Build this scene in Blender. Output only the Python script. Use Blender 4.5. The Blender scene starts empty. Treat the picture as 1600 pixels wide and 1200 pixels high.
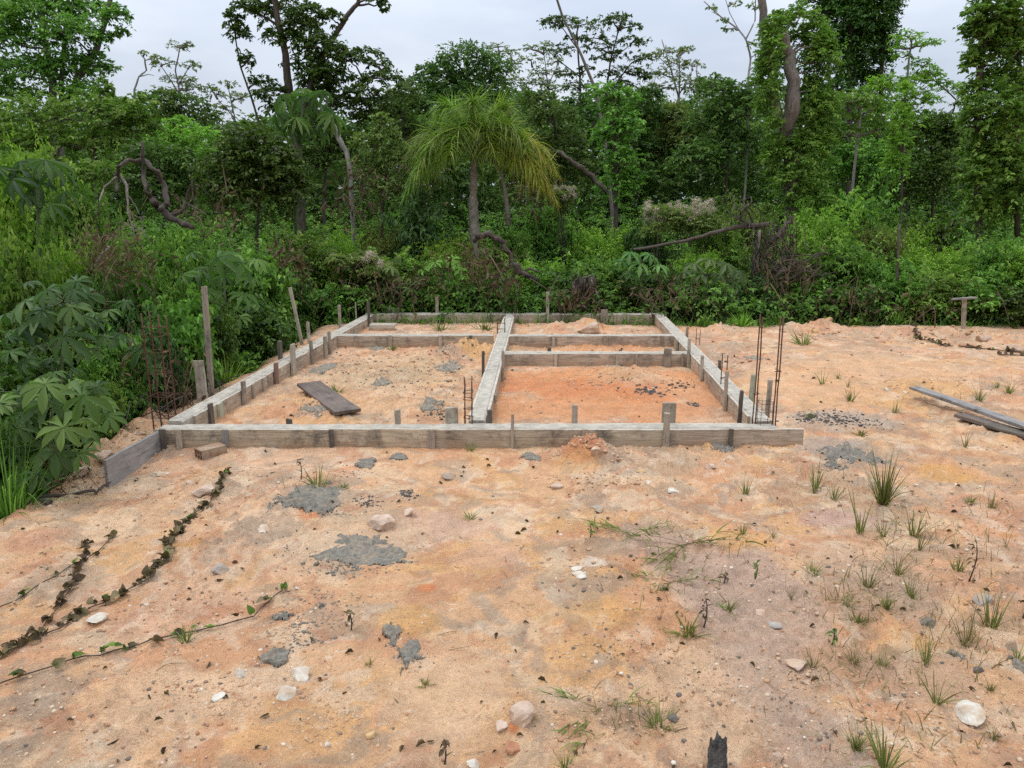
import bpy, bmesh, math, random
import numpy as np
from mathutils import Vector, Matrix

random.seed(11)
rng = np.random.default_rng(11)
sc = bpy.context.scene
COL = sc.collection
R = math.radians

# ------------------------------------------------------------------ camera
CAM_H, PITCH, FPX = 1.8, R(12.9), 1200.0
cam = bpy.data.cameras.new("camera")
cam.sensor_width = 36.0
cam.lens = 36.0 * FPX / 1600.0
cam.clip_end = 2000
cam_o = bpy.data.objects.new("camera", cam)
COL.objects.link(cam_o)
cam_o.location = (0, 0, CAM_H)
cam_o.rotation_euler = (math.pi / 2 - PITCH, 0, 0)
sc.camera = cam_o

# ------------------------------------------------------------------ sky, sun, exposure
SUN_EL, SUN_ROT = R(70), R(285)
world = bpy.data.worlds.new("World")
sc.world = world
world.use_nodes = True
wn, wl = world.node_tree.nodes, world.node_tree.links
bg = wn["Background"]
bg.inputs["Strength"].default_value = 0.1
sky = wn.new("ShaderNodeTexSky")
sky.sky_type = 'NISHITA'
sky.sun_disc = False
sky.sun_elevation = SUN_EL
sky.sun_rotation = SUN_ROT
sky.dust_density = 3.0
tc = wn.new("ShaderNodeTexCoord")
sp = wn.new("ShaderNodeSeparateXYZ")
wl.new(tc.outputs["Generated"], sp.inputs[0])
# overcast luminance rises from horizon to zenith (CIE overcast sky)
mr = wn.new("ShaderNodeMapRange")
mr.inputs["From Min"].default_value = 0.0
mr.inputs["From Max"].default_value = 1.0
mr.inputs["To Min"].default_value = 0.86
mr.inputs["To Max"].default_value = 3.4
wl.new(sp.outputs["Z"], mr.inputs["Value"])
cn = wn.new("ShaderNodeTexNoise")
cn.inputs["Scale"].default_value = 2.9
cn.inputs["Detail"].default_value = 5
cmap = wn.new("ShaderNodeMapping")
cmap.inputs["Scale"].default_value = (1, 1, 3.5)
wl.new(tc.outputs["Generated"], cmap.inputs[0])
wl.new(cmap.outputs[0], cn.inputs["Vector"])
cr = wn.new("ShaderNodeValToRGB")
cr.color_ramp.elements[0].position = 0.35
cr.color_ramp.elements[0].color = (5.1, 5.75, 6.85, 1)
cr.color_ramp.elements[1].position = 0.65
cr.color_ramp.elements[1].color = (7.1, 7.6, 8.4, 1)
wl.new(cn.outputs["Fac"], cr.inputs[0])
vm = wn.new("ShaderNodeVectorMath")
vm.operation = 'MULTIPLY'
wl.new(cr.outputs[0], vm.inputs[0])
wl.new(mr.outputs[0], vm.inputs[1])
mx = wn.new("ShaderNodeMix")
mx.data_type = 'RGBA'
mx.inputs[0].default_value = 0.88
wl.new(sky.outputs[0], mx.inputs[6])
wl.new(vm.outputs[0], mx.inputs[7])
wl.new(mx.outputs[2], bg.inputs["Color"])

sun = bpy.data.lights.new("sun", 'SUN')
sun.energy = 1.2
sun.angle = R(16)
sun.color = (1.0, 0.96, 0.9)
sun_o = bpy.data.objects.new("sun", sun)
COL.objects.link(sun_o)
_sd = Vector((math.sin(SUN_ROT) * math.cos(SUN_EL), math.cos(SUN_ROT) * math.cos(SUN_EL), math.sin(SUN_EL)))
sun_o.rotation_euler = _sd.to_track_quat('Z', 'Y').to_euler()
sun_o.location = (0, 0, 40)

sc.view_settings.view_transform = 'Standard'
sc.view_settings.look = 'None'
sc.view_settings.exposure = 0.0
sc.view_settings.gamma = 1.0
sc.render.engine = 'CYCLES'
sc.cycles.max_bounces = 6
sc.cycles.diffuse_bounces = 3
sc.cycles.transmission_bounces = 4
sc.cycles.use_denoising = False

# ------------------------------------------------------------------ pixel helpers (photo pixels -> places)
CP, SP_ = math.cos(PITCH), math.sin(PITCH)


def ray(px, py):
    a, b = (px - 800) / FPX, (py - 600) / FPX
    return Vector((a, CP - b * SP_, -(SP_ + b * CP)))


def g(px, py, z=0.0):
    d = ray(px, py)
    return Vector((0, 0, CAM_H)) + d * ((z - CAM_H) / d.z)


def at(px, py, Y):
    d = ray(px, py)
    return Vector((0, 0, CAM_H)) + d * (Y / d.y)


def proj(v):
    y, z = v[1], v[2] - CAM_H
    dep = y * CP - z * SP_
    return 800 + FPX * v[0] / dep, 600 - FPX * (y * SP_ + z * CP) / dep


def mpp(Y):
    return Y * 1.0 / FPX


# ------------------------------------------------------------------ numpy noise
def _hash(ix, iy, s):
    n = (ix.astype(np.int64) * 374761393 + iy.astype(np.int64) * 668265263 + s * 982451653) & 0x7fffffff
    n = ((n ^ (n >> 13)) * 1274126177) & 0x7fffffff
    return ((n ^ (n >> 16)) & 0xffff) / 65535.0


def vn(x, y, f, s):
    x = np.asarray(x, float) * f + 1000.3
    y = np.asarray(y, float) * f + 1000.7
    ix, iy = np.floor(x), np.floor(y)
    fx, fy = x - ix, y - iy
    fx = fx * fx * (3 - 2 * fx)
    fy = fy * fy * (3 - 2 * fy)
    a, b = _hash(ix, iy, s), _hash(ix + 1, iy, s)
    c, d = _hash(ix, iy + 1, s), _hash(ix + 1, iy + 1, s)
    return (a + (b - a) * fx) * (1 - fy) + (c + (d - c) * fx) * fy


def fbm(x, y, f, s, o=4):
    t, a, w = 0, 1.0, 0
    for i in range(o):
        t = t + a * vn(x, y, f * 2.03 ** i, s + i * 17)
        w += a
        a *= 0.52
    return t / w


def sst(a, b, x):
    t = np.clip((x - a) / (b - a), 0, 1)
    return t * t * (3 - 2 * t)


# ------------------------------------------------------------------ the lay of the land
# line of the lot's edge on the side of the thicket, then the far edge
EDGE = [g(-260, 905), g(0, 812), (g(70, 778)), g(150, 728), g(205, 672), g(285, 634), g(360, 596), g(440, 553), g(545, 492)]
EDGE = [(p.x, p.y) for p in EDGE]
_ey = np.array([p[1] for p in EDGE])
_ex = np.array([p[0] for p in EDGE])


def edge_x(y):
    return np.interp(y, _ey, _ex)


# (px, py, radius_x m, radius_y m, height m)
MOUNDS = [
    (912, 712, .20, .16, .10), (935, 716, .20, .15, .05), (610, 812, .13, .09, .05), (820, 1112, .13, .09, .05),
    (790, 1150, .10, .08, .04), (1245, 735, .16, .1, .04), (285, 868, .3, .2, .04), (40, 850, .35, .2, .05),
    (300, 945, .2, .12, .03), (700, 740, .2, .12, .03), (990, 770, .15, .08, .03), (870, 752, .18, .1, .025),
    (1240, 1035, .2, .1, .04), (1185, 940, .12, .06, .03), (1530, 1080, .3, .2, .03), (630, 975, .45, .3, .03),
    (930, 945, .5, .25, .02), (330, 758, .18, .12, .05),
    (980, 592, .5, .45, .10), (930, 622, .7, .3, .06), (790, 640, .25, .15, .05), (1060, 640, .35, .15, .04),
    (920, 512, .25, .2, .14), (875, 515, .3, .2, .09), (960, 538, .45, .18, .13), (905, 540, .3, .15, .06),
    (700, 560, .5, .4, .10), (745, 556, .35, .3, .13), (640, 590, .6, .4, .05), (560, 575, .5, .3, .05), (690, 640, .4, .2, .05),
    (480, 640, .5, .2, .04),
    (1240, 515, .30, .2, .09), (1292, 510, .25, .2, .10), (1275, 512, .2, .18, .06), (1205, 528, .5, .3, .1),
    (1190, 575, .45, .3, .08), (1140, 548, .4, .2, .08), (1430, 522, .3, .2, .12), (1490, 525, .35, .2, .1), (1530, 530, .25, .2, .1),
    (1120, 520, .3, .2, .12), (1585, 536, .3, .2, .14), (1350, 520, .4, .2, .07), (1390, 523, .25, .2, .09),
    (1470, 605, .6, .3, .05), (1330, 560, .8, .4, .04), (1540, 580, .5, .3, .05),
    (270, 690, .3, .2, .03),
    (190, 690, .12, .1, .09), (215, 668, .12, .1, .08), (160, 706, .14, .1, .09), (240, 655, .14, .1, .09), (130, 735, .15, .1, .06),
]
MW = [(g(m[0], m[1]), m) for m in MOUNDS]
ROOM = g(605, 590)
TRACK = [g(1010, 830), g(1075, 900), g(1140, 990), g(1185, 1065), g(1235, 1120), g(1330, 1230)]


def poly_dist(x, y, pts):
    d = np.full(np.shape(x), 1e9)
    for a, b in zip(pts[:-1], pts[1:]):
        vx, vy = b[0] - a[0], b[1] - a[1]
        t = np.clip(((x - a[0]) * vx + (y - a[1]) * vy) / (vx * vx + vy * vy), 0, 1)
        d = np.minimum(d, np.hypot(x - a[0] - t * vx, y - a[1] - t * vy))
    return d


def H(x, y):
    x = np.asarray(x, float)
    y = np.asarray(y, float)
    near = sst(15, 12, y) * sst(-9, -6, x) * sst(14, 10, x)
    h = (fbm(x, y, .45, 1, 3) - .5) * .10 * sst(.4, 1.5, np.abs(y - 5.6)) * near
    rub = sst(.48, .66, fbm(x, y, .8, 5, 3))
    rub = np.maximum(rub, sst(1.25, .6, np.hypot((x - ROOM.x) / 1.15, (y - ROOM.y) / 2.0)))
    h = h + (fbm(x, y, 3.2, 2, 3) - .5) * .035 * near
    h = h + (fbm(x, y, 13, 3, 4) - .5) * (.016 + .034 * rub) * near
    h = h + np.abs(fbm(x, y, 7, 4, 3) - .5) * .045 * rub * near
    h = h + np.maximum(fbm(x, y, 30, 6, 3) - .52, 0) * .07 * (rub + .12) * near
    h = h + np.maximum(vn(x, y, 17, 7) - .72, 0) * .05 * (rub * .8 + .1) * near
    for p, m in MW:
        d2 = ((x - p.x) / m[2]) ** 2 + ((y - p.y) / m[3]) ** 2
        if d2.min() > 5:
            continue
        near_m = d2 < 5
        k = np.exp(-d2[near_m] * 1.2)
        xm, ym = x[near_m], y[near_m]
        h[near_m] += m[4] * k * (.35 + 1.2 * fbm(xm, ym, 8, 8, 4) + 1.3 * np.maximum(fbm(xm, ym, 19, 9, 3) - .5, 0))
    # shallow washed runnel across the near ground
    dt = poly_dist(x, y, TRACK)
    h = h - .018 * sst(.16, .02, dt) * near
    # the bank falls towards the thicket
    e = edge_x(y) + (fbm(x, y, 2.2, 21, 2) - .5) * .3
    h = h - .30 * sst(.05, -.55, x - e) * sst(13.5, 11, y)
    # low spot beside the wing board
    w = g(190, 745)
    h = h - .045 * np.exp(-(((x - w.x) / .55) ** 2 + ((y - w.y) / .6) ** 2))
    # beyond the cleared lot
    h = h - .12 * sst(12.0, 12.8, y) + sst(12.5, 40, y) * (.5 + (fbm(x, y, .1, 30, 3) - .5) * 1.2)
    return h


def hz(x, y):
    return float(H(np.array([x]), np.array([y]))[0])


def gg(px, py):
    """photo pixel -> point on the real ground surface"""
    z = 0.0
    for _ in range(4):
        p = g(px, py, z)
        z = hz(p.x, p.y)
    return Vector((p.x, p.y, z))


# ------------------------------------------------------------------ material helpers
class NT:
    def __init__(s, name, rough=.8):
        s.m = bpy.data.materials.new(name)
        s.m.use_nodes = True
        s.t = s.m.node_tree
        s.b = s.t.nodes["Principled BSDF"]
        s.b.inputs["Roughness"].default_value = rough
        s.out = s.t.nodes["Material Output"]

    def n(s, typ, **kw):
        nd = s.t.nodes.new(typ)
        for k, v in kw.items():
            setattr(nd, k, v)
        return nd

    def l(s, a, b):
        s.t.links.new(a, b)

    def obj_coord(s, scale=(1, 1, 1), rnd=True):
        c = s.n("ShaderNodeTexCoord")
        v = c.outputs["Object"]
        if rnd:
            oi = s.n("ShaderNodeObjectInfo")
            mu = s.n("ShaderNodeMath", operation='MULTIPLY')
            mu.inputs[1].default_value = 37.0
            s.l(oi.outputs["Random"], mu.inputs[0])
            ad = s.n("ShaderNodeVectorMath", operation='ADD')
            s.l(v, ad.inputs[0])
            s.l(mu.outputs[0], ad.inputs[1])
            v = ad.outputs[0]
        mp = s.n("ShaderNodeMapping")
        mp.inputs["Scale"].default_value = scale
        s.l(v, mp.inputs[0])
        return mp.outputs[0]

    def noise(s, vec, scale, detail=4, rough=.55, dist=0):
        k = s.n("ShaderNodeTexNoise")
        k.inputs["Scale"].default_value = scale
        k.inputs["Detail"].default_value = detail
        k.inputs["Roughness"].default_value = rough
        k.inputs["Distortion"].default_value = dist
        if vec is not None:
            s.l(vec, k.inputs["Vector"])
        return k.outputs["Fac"]

    def ramp(s, fac, stops):
        r = s.n("ShaderNodeValToRGB")
        e = r.color_ramp.elements
        while len(e) < len(stops):
            e.new(.5)
        for q, (p, c) in zip(e, stops):
            q.position = p
            q.color = (c[0], c[1], c[2], 1) if hasattr(c, '__len__') else (c, c, c, 1)
        s.l(fac, r.inputs[0])
        return r.outputs[0]

    def mix(s, fac, a, b, mode='MIX'):
        k = s.n("ShaderNodeMix", data_type='RGBA', blend_type=mode)
        for inp, v in ((k.inputs[0], fac), (k.inputs[6], a), (k.inputs[7], b)):
            if hasattr(v, 'is_linked') or hasattr(v, 'links'):
                s.l(v, inp)
            elif hasattr(v, '__len__'):
                inp.default_value = (v[0], v[1], v[2], 1)
            else:
                inp.default_value = v
        return k.outputs[2]

    def math(s, op, a, b=None, clamp=False):
        k = s.n("ShaderNodeMath", operation=op, use_clamp=clamp)
        for i, v in enumerate((a, b)):
            if v is None:
                continue
            if hasattr(v, 'links'):
                s.l(v, k.inputs[i])
            else:
                k.inputs[i].default_value = v
        return k.outputs[0]

    def bump(s, h, strength=.4, dist=.01, prev=None):
        b = s.n("ShaderNodeBump")
        b.inputs["Strength"].default_value = strength
        b.inputs["Distance"].default_value = dist
        s.l(h, b.inputs["Height"])
        if prev is not None:
            s.l(prev, b.inputs["Normal"])
        s.l(b.outputs[0], s.b.inputs["Normal"])
        return b.outputs[0]

    def base(s, c):
        if hasattr(c, 'links'):
            s.l(c, s.b.inputs["Base Color"])
        else:
            s.b.inputs["Base Color"].default_value = (c[0], c[1], c[2], 1)
        return s.m


def leaf_mat(name, dark, mid, lite, rough=.5, trans=.3, spec=.35, hue=.025):
    t = NT(name, rough)
    at_ = t.n("ShaderNodeAttribute", attribute_name="v")
    c = t.ramp(at_.outputs["Fac"], [(0.05, dark), (.5, mid), (.95, lite)])
    oi = t.n("ShaderNodeObjectInfo")
    hs = t.n("ShaderNodeHueSaturation")
    hv = t.math('MULTIPLY_ADD', oi.outputs["Random"], hue * 2)
    t.t.nodes[-1].inputs[2].default_value = .5 - hue * 1.75
    s2 = t.math('MULTIPLY_ADD', oi.outputs["Random"], .4)
    t.t.nodes[-1].inputs[2].default_value = .8
    t.l(hv, hs.inputs["Hue"])
    t.l(s2, hs.inputs["Value"])
    t.l(c, hs.inputs["Color"])
    col = hs.outputs[0]
    t.base(col)
    t.b.inputs["Specular IOR Level"].default_value = spec
    tr = t.n("ShaderNodeBsdfTranslucent")
    tc2 = t.mix(.5, col, (mid[0] * 1.5 + .02, mid[1] * 1.9 + .03, mid[2] * .8), 'MIX')
    t.l(tc2, tr.inputs[0])
    ms = t.n("ShaderNodeMixShader")
    ms.inputs[0].default_value = trans
    t.l(t.b.outputs[0], ms.inputs[1])
    t.l(tr.outputs[0], ms.inputs[2])
    t.l(ms.outputs[0], t.out.inputs[0])
    return t.m


def bark_mat(name, a, b, moss=None, scale=(14, 14, 2.5)):
    t = NT(name, .9)
    v = t.obj_coord(scale)
    n1 = t.noise(v, 2.5, 6, .65, .6)
    c = t.ramp(n1, [(.3, a), (.7, b)])
    if moss:
        v2 = t.obj_coord((1, 1, 1))
        m = t.ramp(t.noise(v2, 3.0, 4), [(.5, 0.0), (.62, 1.0)])
        c = t.mix(m, c, moss)
    t.bump(n1, .8, .03)
    return t.base(c)


def wood_mat(name, a, b, stain=(.05, .045, .04), cement=0.0, mud=0.0):
    """weathered board, the grain along local X"""
    t = NT(name, .88)
    v = t.obj_coord((1.2, 16, 16))
    n1 = t.noise(v, 3.0, 7, .7, 1.2)
    c = t.ramp(n1, [(.25, a), (.72, b)])
    v2 = t.obj_coord((1, 1, 1))
    blot = t.ramp(t.noise(v2, 5.0, 7, .75), [(.50, 0.0), (.68, .8)])
    c = t.mix(blot, c, stain)
    strk = t.ramp(t.noise(t.obj_coord((.8, 30, 30)), 3.0, 4, .6, .5), [(.6, 0.0), (.74, .75)])
    c = t.mix(strk, c, stain)
    tone = t.ramp(t.noise(t.obj_coord((1.5, 1, 1)), 1.1, 2), [(.3, .7), (.7, 1.2)])
    c = t.mix(.8, c, tone, 'MULTIPLY')
    if mud:
        tg = t.n("ShaderNodeTexCoord")
        sg = t.n("ShaderNodeSeparateXYZ")
        t.l(tg.outputs["Object"], sg.inputs[0])
        lo = t.n("ShaderNodeMapRange")
        lo.inputs["From Min"].default_value = .085
        lo.inputs["From Max"].default_value = .0
        t.l(sg.outputs["Z"], lo.inputs["Value"])
        k = t.math('MULTIPLY', lo.outputs[0], t.ramp(t.noise(v2, 9, 5), [(.35, .2), (.6, 1.0)]))
        c = t.mix(t.math('MULTIPLY', k, mud), c, (.36, .20, .10))
    if cement:
        ge = t.n("ShaderNodeNewGeometry")
        sx = t.n("ShaderNodeSeparateXYZ")
        t.l(ge.outputs["Normal"], sx.inputs[0])
        up = t.ramp(sx.outputs["Z"], [(.45, 0.0), (.75, 1.0)])
        ns = t.ramp(t.noise(v2, 12, 5), [(.36, 0.2), (.55, 1.0)])
        k = t.math('MULTIPLY', t.math('MULTIPLY', up, ns), cement)
        c = t.mix(k, c, (.48, .44, .365))
        sp2 = t.ramp(t.noise(v2, 7, 7, .7), [(.6, 0.0), (.7, .55)])
        c = t.mix(t.math('MULTIPLY', sp2, .45), c, (.40, .37, .32))
    t.bump(n1, .8, .009)
    return t.base(c)


def rock_mat(name, a, b, dirt=(.42, .26, .14), rough=.92):
    t = NT(name, rough)
    v = t.obj_coord((1, 1, 1))
    n1 = t.noise(v, 16, 6, .65)
    c = t.ramp(n1, [(.3, a), (.68, b)])
    d = t.ramp(t.noise(v, 11, 6, .65, .5), [(.46, 0.0), (.62, .8)])
    c = t.mix(d, c, dirt)
    t.bump(t.noise(v, 45, 6, .7), .6, .008)
    return t.base(c)


def plain_noise_mat(name, a, b, scale=20, rough=.85, bump=.5, bd=.01, metallic=0):
    t = NT(name, rough)
    v = t.obj_coord((1, 1, 1))
    n1 = t.noise(v, scale, 7, .65)
    t.b.inputs["Metallic"].default_value = metallic
    t.bump(t.noise(v, scale * 2.2, 6, .7), bump, bd)
    return t.base(t.ramp(n1, [(.3, a), (.7, b)]))


M = {}
M['leaf_mid'] = leaf_mat("leaf_mid", (0.027, 0.068, 0.011), (0.099, 0.218, 0.032), (0.259, 0.470, 0.082), .55, .36, .25)
M['leaf_dark'] = leaf_mat("leaf_dark", (.020, .046, .008), (.050, .112, .016), (.12, .21, .035), .5, .3, .28)
M['leaf_bright'] = leaf_mat("leaf_bright", (0.050, 0.113, 0.013), (0.155, 0.321, 0.036), (0.342, 0.559, 0.093), .55, .4, .25)
M['leaf_olive'] = leaf_mat("leaf_olive", (0.045, 0.070, 0.018), (0.136, 0.193, 0.046), (0.279, 0.342, 0.109), .6, .36, .2)
M['leaf_far'] = leaf_mat("leaf_far", (0.025, 0.052, 0.013), (0.073, 0.141, 0.029), (0.160, 0.248, 0.061), .6, .32, .2)
M['leaf_palmate'] = leaf_mat("leaf_palmate", (0.029, 0.079, 0.016), (0.071, 0.166, 0.033), (0.156, 0.282, 0.068), .5, .34, .3)
M['leaf_blue'] = leaf_mat("leaf_cool_green", (.026, .070, .018), (.052, .125, .030), (.115, .20, .06), .48, .3, .3)
M['palm_green'] = leaf_mat("palm_green", (0.044, 0.094, 0.011), (0.131, 0.243, 0.028), (0.268, 0.395, 0.058), .48, .4, .3)
M['palm_yellow'] = leaf_mat("palm_yellow", (0.120, 0.180, 0.019), (0.288, 0.325, 0.037), (0.462, 0.396, 0.066), .5, .4, .25)
M['grass'] = leaf_mat("grass_blades", (.15, .115, .05), (.12, .165, .036), (.21, .26, .075), .6, .3, .15)
M['grass_dry'] = leaf_mat("dry_grass_blades", (.15, .105, .05), (.20, .18, .07), (.28, .27, .11), .7, .25, .15)
M['leaf_brown'] = leaf_mat("withered_leaf", (.055, .042, .024), (.115, .088, .045), (.19, .15, .075), .75, .12, .15)
M['leaf_weed'] = leaf_mat("weed_leaf", (.05, .10, .02), (.10, .20, .03), (.2, .32, .06), .5, .3)
M['flower'] = leaf_mat("dry_seed_heads", (.24, .19, .15), (.40, .33, .28), (.55, .47, .40), .9, .3)
M['bark_grey'] = bark_mat("bark_grey", (.07, .055, .042), (.24, .20, .16))
M['bark_brown'] = bark_mat("bark_brown", (.035, .025, .018), (.11, .08, .055))
M['bark_pale'] = bark_mat("bark_pale", (.17, .15, .12), (.36, .33, .28))
M['bark_moss'] = bark_mat("bark_mossy", (.05, .042, .03), (.15, .12, .085), (.05, .08, .025))
M['dead_wood'] = bark_mat("dead_wood", (.034, .025, .019), (.125, .095, .072))
M['dead_pale'] = bark_mat("dead_wood_pale", (.16, .13, .105), (.34, .29, .24))
M['stem_green'] = bark_mat("green_stem", (.06, .09, .03), (.12, .15, .06))
M['palm_trunk'] = bark_mat("palm_trunk", (.12, .095, .072), (.34, .29, .24), None, (6, 6, 5))
M['board'] = wood_mat("form_board_wood", (.17, .12, .08), (.62, .495, .36), cement=1.0, mud=.75)
M['board_b'] = wood_mat("form_board_wood_b", (.22, .165, .105), (.64, .525, .37), cement=1.0, mud=.6)
M['board_grey'] = wood_mat("grey_board_wood", (.17, .15, .135), (.36, .33, .30))
M['stake'] = wood_mat("stake_wood", (.20, .155, .11), (.45, .37, .28))
M['stake_pale'] = wood_mat("stake_wood_pale", (.30, .25, .185), (.52, .44, .34), (.12, .1, .07))
M['stake_dark'] = wood_mat("stake_wood_dark", (.06, .048, .038), (.17, .135, .10))
M['stake_red'] = wood_mat("stake_wood_reddish", (.14, .07, .05), (.30, .17, .12))
M['stake_green'] = wood_mat("stake_wood_greenish", (.24, .25, .16), (.44, .44, .32), (.12, .12, .08))
M['plank_dark'] = wood_mat("dark_plank", (.07, .05, .038), (.20, .15, .12))
M['concrete'] = plain_noise_mat("beam_concrete", (.27, .24, .19), (.50, .45, .37), 14, .9, .8, .012)
M['mortar'] = plain_noise_mat("spilled_mortar", (.095, .088, .072), (.27, .25, .205), 40, .95, .9, .015)
t = NT("spilled_mortar_dusty", .95)
v = t.obj_coord((1, 1, 1))
n1 = t.noise(v, 40, 7, .7)
c = t.ramp(n1, [(.3, (.10, .088, .070)), (.7, (.29, .26, .205))])
dust = t.ramp(t.noise(v, 9, 7, .75, .4), [(.50, 0.0), (.64, .6)])
c = t.mix(dust, c, (.40, .29, .19))
t.bump(t.noise(v, 70, 6, .7), .9, .015)
M['mortar'] = t.base(c)
M['mortar_pale'] = plain_noise_mat("weathered_mortar", (.17, .145, .11), (.34, .29, .22), 30, .95, .9, .015)
M['rebar'] = plain_noise_mat("rusty_steel", (.05, .024, .014), (.17, .075, .04), 60, .75, .4, .002, .3)
M['stone_white'] = rock_mat("white_stone", (.42, .375, .30), (.64, .59, .50))
M['stone_grey'] = rock_mat("grey_stone", (.20, .18, .155), (.38, .34, .29))
M['stone_dark'] = rock_mat("dark_stone", (.06, .055, .05), (.15, .135, .12), (.2, .14, .09))
M['stone_red'] = rock_mat("red_clay_clod", (.30, .12, .06), (.44, .20, .105), (.45, .26, .14))
M['stone_ochre'] = rock_mat("ochre_stone", (.40, .24, .08), (.55, .36, .17))
M['stone_pink'] = rock_mat("pinkish_clod", (.40, .28, .20), (.56, .42, .32))
M['brick'] = rock_mat("hollow_clay_brick", (.19, .105, .06), (.33, .20, .12), (.34, .27, .19))
M['char'] = plain_noise_mat("charred_wood", (.022, .019, .017), (.17, .155, .135), 55, .9, 1.0, .02)


# ------------------------------------------------------------------ mesh helpers
def link(name, me, mat, parent=None, mw=None):
    o = bpy.data.objects.new(name, me)
    COL.objects.link(o)
    if mat is not None and len(me.materials) == 0:
        me.materials.append(mat)
    if mw is None:
        mw = Matrix.Identity(4)
    if parent is not None:
        o.parent = parent
        o.matrix_basis = mw
    else:
        o.matrix_basis = mw
    return o


def empty(name, loc, label=None, cat=None, group=None, rz=0.0):
    o = bpy.data.objects.new(name, None)
    o.empty_display_size = .1
    COL.objects.link(o)
    o.location = loc
    o.rotation_euler = (0, 0, rz)
    tag(o, label, cat, group)
    return o


def tag(o, label=None, cat=None, group=None, kind=None):
    o["kind"] = kind or "thing"
    if label:
        o["label"] = label
    if cat:
        o["category"] = cat
    if group:
        o["group"] = group
    return o


def dup(root, loc, rz=0.0, s=1.0, label=None, group=None, tilt=0.0):
    kids = [c for c in root.children]
    r = root.copy()
    COL.objects.link(r)
    r.location = loc
    r.rotation_euler = (tilt, 0, rz)
    r.scale = (s, s, s) if not hasattr(s, '__len__') else s
    if label:
        r["label"] = label
    if group:
        r["group"] = group
    for ch in kids:
        c = ch.copy()
        COL.objects.link(c)
        c.parent = r
        for gc in list(ch.children):
            d = gc.copy()
            COL.objects.link(d)
            d.parent = c
    return r


class MB:
    def __init__(s):
        s.v, s.f = [], []

    def add(s, vs, fs):
        o = len(s.v)
        s.v += [tuple(p) for p in vs]
        s.f += [tuple(i + o for i in f) for f in fs]

    def tube(s, pts, rad, n=8, wob=0.0, cap=True):
        pts = [Vector(p) for p in pts]
        k = len(pts)
        if not hasattr(rad, '__len__'):
            rad = [rad] * k
        ref = Vector((0.31, .2, .93))
        rings = []
        for i, p in enumerate(pts):
            d = (pts[min(i + 1, k - 1)] - pts[max(i - 1, 0)])
            d = d.normalized() if d.length > 1e-9 else Vector((0, 0, 1))
            a = d.cross(ref)
            if a.length < .1:
                a = d.cross(Vector((1, 0, 0)))
            a.normalize()
            b = d.cross(a)
            ring = []
            for j in range(n):
                an = 2 * math.pi * j / n
                r = rad[i] * (1 + (random.random() - .5) * wob)
                ring.append(p + a * math.cos(an) * r + b * math.sin(an) * r)
            rings.append(ring)
        vs = [q for r in rings for q in r]
        fs = []
        for i in range(k - 1):
            for j in range(n):
                fs.append((i * n + j, i * n + (j + 1) % n, (i + 1) * n + (j + 1) % n, (i + 1) * n + j))
        if cap:
            fs.append(tuple(range(n))[::-1])
            fs.append(tuple((k - 1) * n + j for j in range(n)))
        s.add(vs, fs)

    def plank(s, L, h, t, z0=0.0, seg=None, jit=.002, bev=.004, notch=0.0):
        """board along +X, thickness along Y, standing height along Z, worn edges"""
        seg = seg or max(2, int(L / .12))
        c = [(-t / 2 + bev, 0), (t / 2 - bev, 0), (t / 2, bev), (t / 2, h - bev), (t / 2 - bev, h), (-t / 2 + bev, h), (-t / 2, h - bev), (-t / 2, bev)]
        vs, fs = [], []
        n = 8
        for i in range(seg + 1):
            x = L * i / seg
            dz = (random.random() - .5) * jit * 2
            for (a, b) in c:
                vs.append((x + (random.random() - .5) * (notch if i in (0, seg) else 0), a + (random.random() - .5) * jit * .6, z0 + b + (dz if b > h / 2 else 0) + (random.random() - .5) * jit * .6))
        for i in range(seg):
            for j in range(n):
                fs.append((i * n + j, (i + 1) * n + j, (i + 1) * n + (j + 1) % n, i * n + (j + 1) % n))
        fs.append(tuple(range(n)))
        fs.append(tuple(seg * n + j for j in range(n))[::-1])
        s.add(vs, fs)

    def mesh(s, name, smooth=False):
        me = bpy.data.meshes.new(name)
        me.from_pydata(s.v, [], s.f)
        if smooth:
            me.polygons.foreach_set("use_smooth", [True] * len(me.polygons))
        me.update()
        return me

    def build(s, name, mat, parent=None, mw=None, smooth=False):
        return link(name, s.mesh(name, smooth), mat, parent, mw)


def nrmz(a):
    return a / np.maximum(np.linalg.norm(a, axis=-1, keepdims=True), 1e-9)


UP = np.array([0, 0, 1.0])


def leaf_template(stations, fold, droop):
    """stations: (t, half width) -> folded, drooping leaf of quads"""
    v = []
    for (t, w) in stations:
        z = -droop * t * t
        v += [(t, w, z + fold * w), (t, 0, z), (t, -w, z + fold * w)]
    q = []
    for i in range(len(stations) - 1):
        a = i * 3
        q += [(a, a + 1, a + 4, a + 3), (a + 1, a + 2, a + 5, a + 4)]
    return np.array(v), np.array(q)


# low: 6 vertices, two quads folded on the midrib
T_LOW = (np.array([(0, 0, 0), (.32, .5, .12), (.68, .4, .02), (1, 0, -.22), (.68, -.4, .02), (.32, -.5, .12)]), np.array([(0, 1, 2, 3), (0, 3, 4, 5)]))
T_HI = leaf_template([(0, .03), (.14, .24), (.38, .5), (.68, .4), (.88, .18), (1, .01)], .35, .28)
T_LOBE = leaf_template([(0, .05), (.3, .27), (.62, .5), (.85, .34), (1, .02)], .3, .30)


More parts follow.
